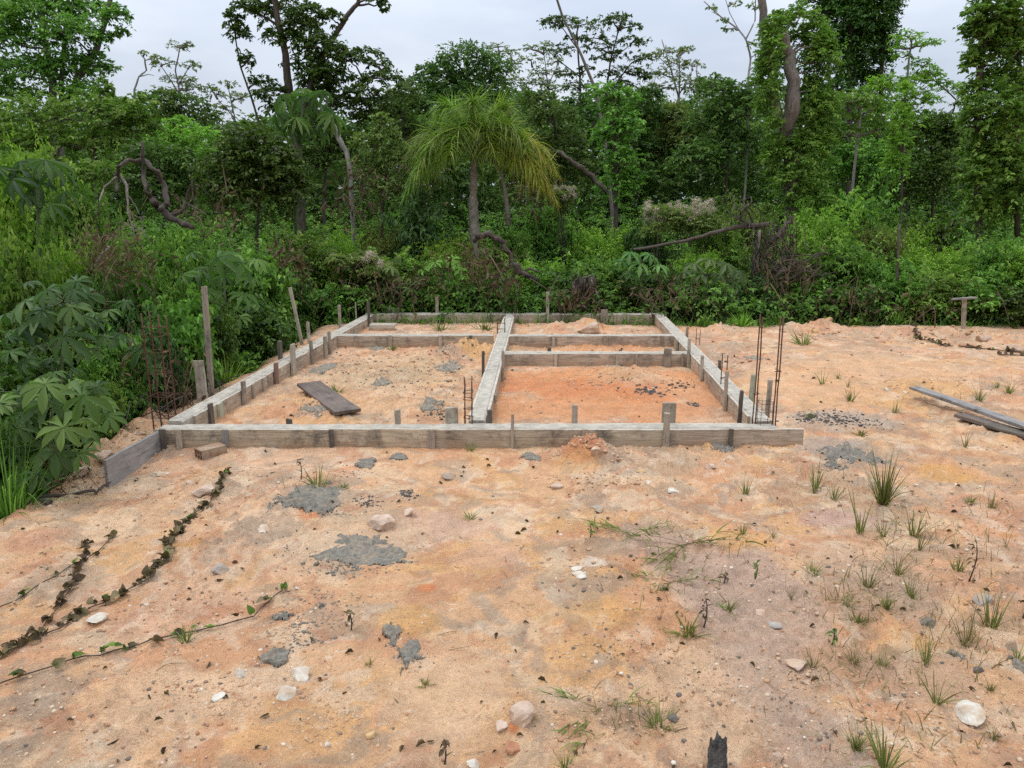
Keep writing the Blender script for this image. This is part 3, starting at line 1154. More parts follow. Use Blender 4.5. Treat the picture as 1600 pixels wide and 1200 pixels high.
# loose plank in the room
q0, q1 = gg(483, 609), gg(544, 649)
q0.z += .05
q1.z += .015
k = MB()
k.plank((q1 - q0).length, .03, .24, 0, 8, .003, .004, .02)
o = k.build('loose_plank', M['plank_dark'], None, frame(q0, q1))
tag(o, "dark weathered plank lying loose on the sand inside the thicket side room", "plank")

# planks piled at the lot's side
PLK = [((1428, 620), (1680, 712), .11, .03, .085, 'board_grey', "long grey plank lying uppermost on the stack at the lot side"),
       ((1500, 655), (1690, 716), .13, .03, .03, 'plank_dark', "dark plank under the long grey plank at the lot side"),
       ((1545, 672), (1680, 708), .16, .025, .004, 'stake_dark', "lowest blackened plank of the stack at the lot side")]
for (a, b, w, th, lift, mt, lab) in PLK:
    p, q = g(*a), g(*b)
    p.z, q.z = hz(p.x, p.y) + lift, hz(p.x, p.y) + lift
    k = MB()
    k.plank((q - p).length, th, w, 0, 10, .003, .004, .02)
    o = k.build('plank', M[mt], None, frame(p, q))
    tag(o, lab, "plank", "planks stacked at the lot side")

# ------------------------------------------------------------------ REBAR
def cage(base, bars, hgt, bw, bd, stir, label, rr=.006, lean=(0, 0), srr=.003):
    """bars: number of upright bars (2 or 4); stirrups at the given heights"""
    root = empty('rebar_cage', base, label, "rebar")
    pos = [(-bw / 2, -bd / 2), (bw / 2, -bd / 2), (bw / 2, bd / 2), (-bw / 2, bd / 2)]
    if bars == 2:
        pos = [(-bw / 2, 0), (bw / 2, 0)]
    for (x, y) in pos:
        m = MB()
        hh = hgt * random.uniform(.95, 1.02)
        pts = [(x + lean[0] * f + random.uniform(-.003, .003), y + lean[1] * f, -.08 + (hh + .08) * f) for f in np.linspace(0, 1, 9)]
        m.tube(pts, rr, 7)
        m.build('rebar', M['rebar'], root, None, True)
    for z in stir:
        m = MB()
        f = z / hgt
        cs = [(x * 1.0 + lean[0] * f, y + lean[1] * f, z + random.uniform(-.01, .01)) for (x, y) in ([(-bw / 2 - .008, -bd / 2 - .008), (bw / 2 + .008, -bd / 2 - .008), (bw / 2 + .008, bd / 2 + .008), (-bw / 2 - .008, bd / 2 + .008)])]
        m.tube(cs + [cs[0]], srr, 5)
        m.build('stirrup', M['rebar'], root, None, True)
    return root


pA = g(1178, 661, ZT)
pB = g(1209, 664, ZT)
hA = at(1178.5, 492, pA.y).z - ZT
hB = at(1211, 494, pB.y).z - ZT
# one cage: two pairs of bars, with stirrups left only low down
cage(Vector((pA.x, pA.y, ZT)), 2, hA, .020, .03, [hA * .28], "tall pair of rusty bars rising from the lot side corner, nearest the red room", .0052)
cage(Vector((pB.x, pB.y, ZT)), 2, hB, .020, .03, [hB * .5], "tall pair of rusty bars at the very lot side corner of the front beam", .0052)
p_ = g(1194, 663, ZT)
cage(Vector((p_.x, p_.y, ZT)), 4, .20, .085, .09, [.03, .10, .17], "short bent stirrup cage between the two tall pairs of bars", .002, (0, 0), .002)
bA = at(262, 700, 6.05)
base = Vector((bA.x, 6.05, -.1))
cage(base, 4, at(262, 488, 6.05).z + .1, .13, .13, [.25, .42, .6, .78, .92, .98], "tall rusty rebar cage before the thicket at the front corner", .006)
p_ = g(732, 663, ZT)
cage(Vector((p_.x, p_.y + .02, ZT)), 4, at(732, 591, p_.y).z - ZT, .055, .05, [.05, .12, .2, .26], "small dark rebar cage at the front end of the middle beam", .004)
p_ = g(783, 520, ZT)
cage(Vector((p_.x, p_.y, ZT)), 4, .2, .10, .05, [.05, .13], "low rusty rebar cage on the middle beam near the back beam", .005)
p_ = g(1090, 541, 0)
cage(Vector((p_.x, p_.y, 0)), 2, .24, .05, .03, [.1], "pair of thin rusty bars just outside the lot side beam", .004)
p_ = g(1135, 600, ZT)
cage(Vector((p_.x - .03, p_.y, ZT)), 2, at(1135, 553, p_.y).z - ZT, .05, .02, [.06], "short pair of rusty bars midway along the lot side beam", .005)
p_ = g(1178, 645, ZT)


# ------------------------------------------------------------------ STONES, MORTAR, BRICK, STUMP
def rock_mesh(name, s_, seed, sub=3, rough=.8, squash=.7):
    bm = bmesh.new()
    bmesh.ops.create_icosphere(bm, subdivisions=sub, radius=1)
    r_ = np.random.default_rng(seed)
    ks = r_.normal(0, 1, (14, 3))
    ks = ks / np.linalg.norm(ks, axis=1, keepdims=True)
    cut = r_.uniform(.45, .92, 14)
    Pv = np.array([tuple(vt.co) for vt in bm.verts])
    for k_, c_ in zip(ks, cut):
        dd = Pv @ k_
        Pv = Pv - k_[None] * (np.maximum(dd - c_, 0) * .97)[:, None]
    Pv = Pv * (1 + rough * .4 * (fbm(Pv[:, 0] * 2 + seed, Pv[:, 1] * 2 + Pv[:, 2] * 1.7, 1.6, seed, 4) - .5))[:, None]
    for vt, p in zip(bm.verts, Pv):
        vt.co = Vector((p[0] * s_[0], p[1] * s_[1], p[2] * s_[2] * squash))
    me_ = bpy.data.meshes.new(name)
    bm.to_mesh(me_)
    bm.free()
    me_.polygons.foreach_set("use_smooth", [False] * len(me_.polygons))
    return me_


STONES = [
    (472, 1046, 46, 34, 'stone_white', "largest pale chunk of stone beside the smaller white one, front sand"),
    (445, 1076, 44, 30, 'stone_white', "white topped stone chunk just before the largest pale chunk"),
    (375, 1048, 26, 24, 'stone_white', "flat white stone fragment at the end of the withered vine"),
    (338, 1086, 36, 18, 'stone_white', "low white slab half buried under the vine end"),
    (740, 1189, 34, 26, 'stone_white', "round white stone at the bottom edge of the photo"),
    (1513, 1102, 70, 46, 'stone_white', "big cracked white rock among the thin weeds"),
    (1535, 932, 40, 34, 'stone_grey', "rounded grey boulder beside the tall dry stalk"),
    (1580, 1003, 20, 44, 'stone_grey', "upright grey stone near the picture's lot side edge"),
    (1452, 968, 36, 24, 'stone_dark', "flat dark grey stone among the weed clumps"),
    (1530, 1044, 22, 16, 'stone_dark', "small dark stone beneath the weeds by the white rock"),
    (153, 964, 38, 14, 'stone_white', "low white stone beside the longest withered vine"),
    (342, 887, 34, 22, 'stone_grey', "speckled grey stone off the side of the longest vine"),
    (318, 752, 44, 26, 'stone_pink', "pale lumpy clod below the clay brick"),
    (297, 752, 20, 12, 'stone_pink', "small flat clod beside the pale lumpy one"),
    (248, 738, 34, 16, 'stone_white', "cream flat rock in front of the wing board"),
    (595, 806, 52, 36, 'stone_pink', "brownish clod between the two large mortar spills"),
    (638, 797, 26, 18, 'stone_pink', "smaller rounded clod behind the brownish clod"),
    (818, 1106, 70, 50, 'stone_pink', "largest brown clay lump near the green sprawling grass"),
    (800, 1160, 34, 30, 'stone_red', "rust red clod below the brown clay lump"),
    (785, 1128, 40, 26, 'stone_pink', "pinkish lump leaning on the brown clay lump"),
    (1051, 1118, 22, 16, 'stone_dark', "small black stone next to the spiky grass tuft"),
    (579, 1143, 22, 20, 'stone_ochre', "ochre angular pebble alone on smooth sand"),
    (512, 1160, 16, 16, 'stone_white', "tiny white stone on the reddish grit"),
    (464, 917, 14, 10, 'stone_white', "small bright white pebble above the grey grit"),
    (503, 943, 14, 12, 'stone_dark', "dark olive pebble near the short stem"),
    (1062, 1084, 13, 9, 'stone_dark', "flat olive pebble above the black stone"),
    (1113, 1101, 9, 7, 'stone_dark', "lone dark pebble on pale sand above the stump"),
    (1131, 1132, 11, 8, 'stone_dark', "dark pebble right above the charred stump"),
    (932, 793, 24, 14, 'stone_grey', "bluish grey lump behind the sprawling grass runners"),
    (1052, 765, 30, 12, 'stone_white', "whitish flat stone between red mound and lot corner"),
    (1002, 735, 20, 8, 'stone_ochre', "yellow cream chip below the front beam"),
    (1012, 752, 20, 8, 'stone_white', "white chip beside the yellow cream one"),
    (872, 750, 30, 18, 'stone_pink', "pinkish rounded lump near the red mound"),
    (701, 740, 32, 14, 'stone_grey', "grey lump with ochre soil before the front beam"),
    (1112, 725, 26, 16, 'stone_pink', "clod before the front beam near its lot end"),
    (900, 886, 22, 9, 'stone_white', "white flake in the washed gravel near the middle"),
    (905, 895, 30, 9, 'stone_white', "longer white flake below the first in washed gravel"),
    (411, 825, 32, 8, 'stone_white', "long cream flake beside the nearer mortar spill"),
    (1385, 608, 14, 9, 'stone_white', "small white stone far out on the open lot"),
    (1415, 612, 16, 6, 'stone_white', "flat white stone next to the small one on the lot"),
    (930, 692, 26, 24, 'stone_pink', "cream clod on the red mound before the front beam"),
    (1290, 503, 22, 14, 'stone_ochre', "large orange clod on the far edge of the lot"),
    (1236, 506, 20, 14, 'stone_pink', "pinkish clod at the far edge near the tall bars"),
    (1274, 507, 12, 10, 'stone_ochre', "small ochre clod beside the large orange one"),
    (1437, 514, 16, 10, 'stone_ochre', "ochre clod at the head of the distant vine"),
    (1412, 512, 18, 10, 'stone_grey', "grey stone at the far edge beside the distant vine"),
    (1538, 530, 22, 12, 'stone_pink', "pale clod at the far edge near the T post"),
    (1588, 536, 22, 14, 'stone_pink', "cream clod at the far edge, farthest past the T post"),
    (1510, 538, 18, 10, 'stone_red', "red clod before the T post"),
    (923, 512, 30, 22, 'stone_pink', "pale clod heap before the back beam"),
    (1210, 970, 28, 16, 'stone_grey', "grey flat lump on the brown washed ground"),
    (1188, 938, 34, 14, 'stone_pink', "dusty mound like clod beside the washed channel"),
    (1245, 1032, 44, 20, 'stone_pink', "pinkish clod with white crust near the small sprout"),
    (1180, 1210, 30, 24, 'stone_dark', "dark chip at the bottom edge past the stump"),
    (130, 740, 40, 28, 'stone_pink', "soil clod at the foot of the big leaved plants"),
    (163, 712, 44, 30, 'stone_pink', "clod on the bank behind the wing board"),
    (213, 672, 44, 26, 'stone_pink', "sandy clod on the bank near the rebar cage"),
]
for i, (px, py, w, h, mt, lab) in enumerate(STONES):
    p = gg(px, py + h * .3)
    m_ = mpp(p.y * 1.02) * (1.5 if py < 545 else 1.0)
    sx, szz = w * m_ / 2, h * m_ / 2
    me_ = rock_mesh('stone', (sx, sx * random.uniform(.7, 1.0), max(szz * 1.25, sx * .45)), 100 + i, 3 if w > 18 else 2)
    if w >= 60 and mt == 'stone_white':
        me_.transform(Matrix.Diagonal((1, 1, .45, 1)))
    o = link('stone', me_, M[mt])
    o.location = (p.x, p.y, p.z + szz * .16)
    o.rotation_euler = (random.uniform(-.15, .15), random.uniform(-.15, .15), random.uniform(0, 6))
    tag(o, lab, "stone", "stones and clods on the sand")

MORTAR = [
    (492, 776, 112, 44, "upper mortar spill with a tufted grass clump at its top"),
    (562, 858, 150, 52, "largest grey mortar spill in the middle of the near sand"),
    (572, 724, 34, 14, "small mortar splash between front beam and upper spill"),
    (430, 1029, 52, 28, "dark mortar blob behind the largest pale stone chunk"),
    (640, 1026, 40, 40, "ragged mortar blob below the ochre soil patch"),
    (612, 992, 30, 24, "broken curl of mortar on the ochre soil patch"),
    (440, 964, 34, 14, "flat mortar scrap near the vine tip"),
    (1320, 705, 80, 30, "mortar spill below the charcoal beside the lot corner"),
    (1302, 730, 30, 12, "small mortar scrap at the foot of the lot corner spill"),
    (832, 714, 32, 10, "mortar scrap before the front beam left of the red mound"),
    (620, 715, 30, 10, "flat mortar scrap close under the front beam"),
    (1130, 700, 40, 12, "mortar crumbs under the front beam near its lot end"),
    (505, 575, 44, 14, "pale mortar slop against the thicket side beam inside"),
    (590, 544, 30, 9, "mortar slop at the foot of the loose plank cross beam"),
    (700, 562, 50, 16, "mortar patch on the heap inside the thicket side room"),
    (672, 628, 40, 16, "mortar patch on the sand near the square stake"),
    (600, 598, 44, 10, "mortar smear in the middle of the thicket side room"),
    (490, 640, 60, 12, "mortar smear beside the loose plank"),
    (1595, 1045, 40, 26, "grey mortar scrap at the lot side edge under the weeds"),
    (1495, 1025, 40, 18, "flat mortar scrap near the big cracked white rock"),
    (1180, 560, 40, 9, "weathered mortar smear on the open lot beyond the greenish stake"),
]
for i, (px, py, w, h, lab) in enumerate(MORTAR):
    c_ = gg(px, py)
    if i >= 12:
        w, h = w * .75, h * .75
    rx = w * mpp(c_.y) / 2
    ry = abs(g(px, py - h / 2).y - g(px, py + h / 2).y) / 2
    sd = 300 + i
    nx_, ny_ = 80, 64
    X, Y = np.meshgrid(np.linspace(-1.5, 1.5, nx_) * rx + c_.x, np.linspace(-1.5, 1.5, ny_) * ry + c_.y)
    U, W_ = (X - c_.x) / rx, (Y - c_.y) / ry
    fld = 1.0 - np.hypot(U, W_) + (fbm(U, W_, 1.4, sd, 4) - .5) * 1.7 + (fbm(U, W_, 5.5, sd + 9, 3) - .5) * .9
    edge = np.clip(fld / .22, 0, 1)
    Z = H(X, Y) - .006 + edge * .009 + edge * (np.abs(fbm(X, Y, 13, sd, 4) - .5) * .05 + np.maximum(fbm(X, Y, 42, sd + 3, 3) - .5, 0) * .03)
    ok = fld > -.02
    idm = -np.ones(X.shape, int)
    use = ok.copy()
    quad = ok[:-1, :-1] & ok[1:, :-1] & ok[:-1, 1:] & ok[1:, 1:]
    idm[ok] = np.arange(ok.sum())
    vs = np.stack([X[ok], Y[ok], Z[ok]], -1).tolist()
    fs = [(idm[a, b], idm[a, b + 1], idm[a + 1, b + 1], idm[a + 1, b]) for a, b in zip(*np.nonzero(quad))]
    k = MB()
    k.add([(q[0] - c_.x, q[1] - c_.y, q[2] - c_.z) for q in vs], fs)
    o = k.build('mortar_spill', M['mortar' if i < 12 else 'mortar_pale'], None, Matrix.Translation(c_), True)
    tag(o, lab, "mortar", "dried mortar spills")

# hollow brick
bp = gg(330, 711)
root = empty('hollow_brick', bp + Vector((0, 0, .012)), "broken hollow clay brick lying against the front beam near the thicket corner", "brick", None, R(50))
k = MB()
bl_, bw_, bh_ = .20, .115, .085


def bx(k, x0, x1, y0, y1, z0, z1):
    k.add([(x, y, z) for x in (x0, x1) for y in (y0, y1) for z in (z0, z1)], [(0, 1, 3, 2), (4, 6, 7, 5), (0, 4, 5, 1), (2, 3, 7, 6), (0, 2, 6, 4), (1, 5, 7, 3)])


w_ = .009
bx(k, -bl_ / 2, bl_ / 2, -bw_ / 2, bw_ / 2, -.03, -.03 + w_)
bx(k, -bl_ / 2 + .001, bl_ / 2 - .001, -bw_ / 2, bw_ / 2, bh_ - .03 - w_, bh_ - .03)
for yv in (-bw_ / 2 + .0005, -bw_ / 6 - w_ / 2, bw_ / 6 - w_ / 2, bw_ / 2 - w_ - .0005):
    bx(k, -bl_ / 2 + .002, bl_ / 2 - .002, yv, yv + w_, -.03 + w_ - .001, bh_ - .03 - w_ + .001)
bx(k, -bl_ / 2 + .003, bl_ / 2 - .003, -bw_ / 2 + w_ / 2, bw_ / 2 - w_ / 2, bh_ / 2 - .03 - w_ / 2, bh_ / 2 - .03 + w_ / 2)
bx(k, bl_ / 2 - .05, bl_ / 2 - .04, -bw_ / 2 + .003, bw_ / 2 - .003, -.028, bh_ - .034)
k.build('brick_shell', M['brick'], root)

# charred stump at the bottom edge
sp_ = gg(1122, 1196)
k = MB()
nr_, ns_ = 16, 30
vs, fs = [], []
for a in range(nr_ + 1):
    f = a / nr_
    for b in range(ns_):
        an = 2 * math.pi * b / ns_
        r_ = (.034 - .006 * f) * (1 + .32 * (float(vn(b * .55, f * 3, 1, 5)) - .5) + .3 * (float(vn(b * 1.3, f * 8, 1, 6)) - .5))
        top_ = (float(vn(b * .8, 2, 1, 9)) - .35) * .06 * (f > .9)
        vs.append((math.cos(an) * r_ + .012 * f, math.sin(an) * r_ + .05 * f, -.05 + .125 * f + top_))
for a in range(nr_):
    for b in range(ns_):
        fs.append((a * ns_ + b, a * ns_ + (b + 1) % ns_, (a + 1) * ns_ + (b + 1) % ns_, (a + 1) * ns_ + b))
vs.append((.012, .05, .055))
for b in range(ns_):
    fs.append((nr_ * ns_ + b, nr_ * ns_ + (b + 1) % ns_, len(vs) - 1))
k.add(vs, fs)
o = k.build('charred_stump', M['char'], None, Matrix.Translation(sp_ + Vector((-.02, -.06, .015))))
tag(o, "charred black end of a log lying at the bottom edge of the photo", "stump")


# ------------------------------------------------------------------ PEBBLES, LITTER, CHARCOAL (uncountable)
ICO_V = []
_ph = (1 + 5 ** .5) / 2
for a_ in (-1, 1):
    for b_ in (-_ph, _ph):
        ICO_V += [(0, a_, b_), (a_, b_, 0), (b_, 0, a_)]
ICO_V = np.array(ICO_V) / math.hypot(1, _ph)
bm = bmesh.new()
for q in ICO_V:
    bm.verts.new(q)
bmesh.ops.convex_hull(bm, input=bm.verts)
bm.verts.index_update()
ICO_F = np.array([[v_.index for v_ in f.verts] for f in bm.faces])
bm.free()


def grit(name, pos, size, v, mat, squash=.6):
    N = len(pos)
    jit = 1 + rng.uniform(-.28, .28, (N, 12, 1))
    P = ICO_V[None] * jit * size[:, None, None] * np.stack([rng.uniform(.7, 1.2, N), rng.uniform(.7, 1.2, N), np.full(N, squash)], -1)[:, None, :]
    a = rng.uniform(0, 6.28, N)
    ca_, sa_ = np.cos(a)[:, None], np.sin(a)[:, None]
    P = np.stack([P[..., 0] * ca_ - P[..., 1] * sa_, P[..., 0] * sa_ + P[..., 1] * ca_, P[..., 2]], -1) + pos[:, None]
    F = (ICO_F[None] + (np.arange(N) * 12)[:, None, None]).reshape(-1, 3).astype(np.int32)
    me_ = bpy.data.meshes.new(name)
    me_.vertices.add(N * 12)
    me_.vertices.foreach_set("co", P.reshape(-1).astype(np.float32))
    me_.loops.add(F.size)
    me_.loops.foreach_set("vertex_index", F.ravel())
    me_.polygons.add(len(F))
    me_.polygons.foreach_set("loop_start", np.arange(len(F), dtype=np.int32) * 3)
    at_ = me_.attributes.new("v", 'FLOAT', 'POINT')
    at_.data.foreach_set("value", np.repeat(v, 12).astype(np.float32))
    me_.update(calc_edges=True)
    return link(name, me_, mat)


t = NT("mixed_pebbles", .9)
a_ = t.n("ShaderNodeAttribute", attribute_name="v")
t.base(t.ramp(a_.outputs["Fac"], [(0, (.06, .055, .05)), (.25, (.16, .135, .105)), (.4, (.36, .17, .085)), (.6, (.44, .27, .15)), (.85, (.48, .34, .22)), (1, (.60, .52, .42))]))
M['pebble'] = t.m
# scattered over what the lens sees, thicker on rubbly ground
N = 34000
px = rng.uniform(-40, 1640, N)
py = 1230 - (1230 - 520) * rng.uniform(0, 1, N) ** .8
pp = np.array([g(a, b) for a, b in zip(px, py)])
den = sst(.42, .66, fbm(pp[:, 0], pp[:, 1], 1.1, 5, 4)) * .9 + .1
keep = (rng.uniform(0, 1, N) < den) & (pp[:, 0] > edge_x(pp[:, 1]) - .1) & (pp[:, 1] < 12.0)
pp = pp[keep]
pp[:, 2] = H(pp[:, 0], pp[:, 1])
sz = (.0017 + .012 * rng.uniform(0, 1, len(pp)) ** 9) * (.7 + .09 * pp[:, 1])
vv = np.where(rng.uniform(0, 1, len(pp)) < .11, rng.uniform(.12, .32, len(pp)), rng.uniform(.35, 1, len(pp)) ** 1.3)
o = grit('pebbles', pp, sz, vv, M['pebble'])
tag(o, "loose pebbles and grit strewn over the sand", "pebbles", None, "stuff")


def scatter(spots):
    out, sz = [], []
    for (px, py, rx, ry, n, s0, s1) in spots:
        x = px + rng.normal(0, .5, n) * rx
        y = py + rng.normal(0, .5, n) * ry
        q = np.array([g(a, b) for a, b in zip(x, y)])
        q[:, 2] = H(q[:, 0], q[:, 1])
        out.append(q)
        sz.append(s0 + (s1 - s0) * rng.uniform(0, 1, n) ** 3)
    return np.concatenate(out), np.concatenate(sz)


pos, sz = scatter([(1295, 655, 60, 12, 300, .004, .020), (1350, 664, 45, 8, 130, .004, .016), (1270, 650, 30, 8, 110, .004, .018), (1385, 672, 25, 4, 40, .004, .012),
                   (1015, 614, 28, 8, 160, .005, .026), (1060, 604, 22, 6, 80, .005, .022), (975, 600, 14, 3, 35, .005, .016), (1082, 632, 14, 5, 50, .005, .024),
                   (636, 776, 14, 8, 60, .005, .016), (575, 788, 20, 10, 60, .005, .014), (690, 650, 30, 8, 90, .006, .02)])
o = grit('charcoal_crumbs', pos, sz, rng.uniform(0, 1, len(pos)), M['char'])
tag(o, "crumbs of charcoal strewn on the sand", "charcoal", None, "stuff")
pos, sz = scatter([(545, 806, 20, 4, 30, .004, .008), (505, 950, 60, 40, 130, .004, .010), (545, 885, 70, 14, 120, .004, .015), (470, 985, 50, 30, 90, .004, .013),
                   (960, 1010, 50, 30, 70, .003, .009), (1090, 1060, 90, 50, 60, .003, .006), (500, 800, 60, 14, 90, .004, .010), (640, 1020, 40, 30, 60, .003, .008), (540, 735, 60, 12, 60, .004, .010), (460, 860, 60, 30, 60, .003, .009), (600, 590, 100, 25, 160, .005, .02), (690, 600, 50, 30, 120, .005, .022), (500, 640, 50, 12, 70, .005, .016), (560, 560, 80, 10, 80, .006, .024), (700, 560, 50, 12, 90, .006, .025), (850, 640, 70, 14, 60, .004, .014), (1150, 560, 60, 12, 70, .006, .022)])
o = grit('mortar_crumbs', pos, sz, rng.uniform(0, 1, len(pos)), M['mortar'])
tag(o, "crumbs of grey mortar strewn round the spills", "mortar crumbs", None, "stuff")

pos, sz = scatter([(350, 1085, 70, 35, 260, .004, .020), (510, 1110, 90, 50, 330, .003, .016), (870, 885, 60, 30, 260, .004, .018), (1260, 1060, 80, 50, 320, .003, .017), (1420, 1110, 110, 60, 330, .003, .018), (930, 755, 80, 16, 200, .004, .020),
                   (600, 950, 60, 30, 160, .003, .012), (440, 970, 70, 40, 240, .003, .016), (120, 960, 120, 60, 240, .003, .014), (700, 860, 120, 30, 220, .003, .015), (330, 740, 90, 14, 240, .004, .020), (960, 1130, 120, 40, 240, .003, .014), (1340, 830, 110, 30, 220, .004, .016),
                   (920, 712, 60, 14, 260, .004, .022), (600, 570, 120, 30, 420, .006, .030), (940, 595, 130, 22, 320, .005, .026), (920, 530, 100, 16, 220, .008, .034), (1250, 525, 120, 12, 260, .010, .045), (1480, 530, 120, 10, 220, .010, .045), (1180, 560, 60, 20, 200, .006, .03), (1450, 600, 120, 24, 200, .005, .026), (220, 690, 60, 22, 240, .006, .030), (820, 1130, 50, 40, 160, .003, .014), (60, 860, 80, 40, 160, .003, .016)])
k_ = rng.uniform(0, 1, len(pos)) < np.where(pos[:, 1] < 4.6, .55, 1.0)
pos, sz = pos[k_], sz[k_]
sz = sz * np.where(pos[:, 1] < 4.6, .72, 1.0)
o = grit('soil_clods', pos, sz, rng.uniform(.42, .84, len(pos)), M['pebble'], .55)
tag(o, "crumbled clods of sandy soil lying in rubbly patches", "soil clods", None, "stuff")

# fallen dry leaves and twig bits
lm = LM()
N = 230
px = rng.uniform(-20, 1620, N)
py = 1220 - (1220 - 525) * rng.uniform(0, 1, N) ** .9
q = np.array([g(a, b) for a, b in zip(px, py)])
k_ = (q[:, 0] > edge_x(q[:, 1])) & (q[:, 1] < 11.8)
q = q[k_]
q[:, 2] = H(q[:, 0], q[:, 1]) + .006
N = len(q)
ax = rng.normal(0, 1, (N, 3))
ax[:, 2] *= .12
ln = rng.uniform(.016, .045, N) * (.75 + .06 * q[:, 1])
lm.leaves(q, ax, UP + rng.normal(0, .5, (N, 3)), ln, ln * rng.uniform(.2, .42, N), rng.uniform(0, 1, N), leaf_template([(0, .05), (.3, .4), (.65, .42), (1, .03)], 1.0, .4))
N = 120
px = rng.uniform(-20, 1620, N)
py = 1220 - (1220 - 525) * rng.uniform(0, 1, N) ** .9
q = np.array([g(a, b) for a, b in zip(px, py)])
k_ = (q[:, 0] > edge_x(q[:, 1])) & (q[:, 1] < 11.8)
q = q[k_]
q[:, 2] = H(q[:, 0], q[:, 1]) + .004
N = len(q)
d = rng.normal(0, 1, (N, 3))
d[:, 2] = np.abs(d[:, 2]) * .12
lm.blades(q, d + 0, rng.uniform(.03, .12, N), .0026, rng.uniform(-.1, .15, N), rng.uniform(0, 1, N), 3)
o = lm.build('leaf_litter', M['leaf_brown'])
tag(o, "dry brown leaves and twig bits scattered over the sand", "leaf litter", None, "stuff")


# ------------------------------------------------------------------ GRASS TUFTS AND WEEDS ON THE SAND
def tuft_mesh(n, h, spread, dry, w=.005, droop=.35):
    lm_ = LM()
    a = rng.uniform(0, 6.28, n)
    r = rng.uniform(0, .02, n) * (spread + .5)
    b = np.stack([np.cos(a) * r, np.sin(a) * r, np.full(n, -.01)], -1)
    tl = np.abs(rng.normal(0, spread, n))
    d = np.stack([np.cos(a) * tl, np.sin(a) * tl, np.ones(n)], -1)
    L = h * rng.uniform(.45, 1.1, n)
    v_ = np.clip(rng.uniform(0, 1, n), 0, 1)
    lm_.blades(b, d, L, w * rng.uniform(.6, 1.3, n), droop * rng.uniform(.2, 1.6, n), v_)
    return lm_.mesh('blades')


def runner_mesh(arms, L):
    """sprawling grass: prostrate stems with leaf blades"""
    lm_ = LM()
    for a in arms:
        d = np.array([math.cos(a), math.sin(a), .22])
        n = 7
        t_ = np.sort(rng.uniform(.15, 1, n))
        wig = rng.normal(0, .012, (n, 3))
        q_ = d[None] * L * t_[:, None] - UP * (.2 * L * t_ ** 2)[:, None] + wig
        q_[:, 2] = np.maximum(q_[:, 2], .004)
        lm_.blades(np.array([[0, 0, 0.002]]), d[None], np.array([L]), .004, np.array([.2]), np.array([.1]))
        for s_ in (-1, 1):
            dd = d[None] * .9 + np.array([-d[1], d[0], 0])[None] * s_ * rng.uniform(.05, .7, (n, 1)) + UP * rng.uniform(.05, .6, (n, 1)) + rng.normal(0, .2, (n, 3))
            lm_.blades(q_, dd, rng.uniform(.04, .15, n) * (L / .25), .006, rng.uniform(.1, .6, n), rng.uniform(.1, 1, n))
    return lm_.mesh('blades')


def wrap(name, me_, mat, label, cat, loc, rz=0, s=1, group="grass tufts on the sand"):
    o = link(name, me_, mat)
    o.location = loc
    o.rotation_euler = (0, 0, rz)
    o.scale = (s, s, s)
    tag(o, label, cat, group)
    return o


TV = {
    'big': [tuft_mesh(80, .30, .42, 0, .0048), tuft_mesh(70, .28, .48, 0, .0048)],
    'thin': [tuft_mesh(24, .24, .45, 0, .0045), tuft_mesh(28, .22, .55, 0, .0045), tuft_mesh(20, .26, .4, 0, .0045), tuft_mesh(34, .2, .6, 0, .0045)],
    'low': [tuft_mesh(50, .10, .9, 0, .005), tuft_mesh(40, .12, .8, 0, .005)],
    'dry': [tuft_mesh(32, .24, .5, 1, .004), tuft_mesh(26, .28, .45, 1, .004), tuft_mesh(40, .2, .65, 1, .004)],
    'run': [runner_mesh([2.65, 2.35, .5], .30), runner_mesh([2.3, .75, 1.4], .30), runner_mesh([2.75, .1, 4.2, 3.9], .24)],
}
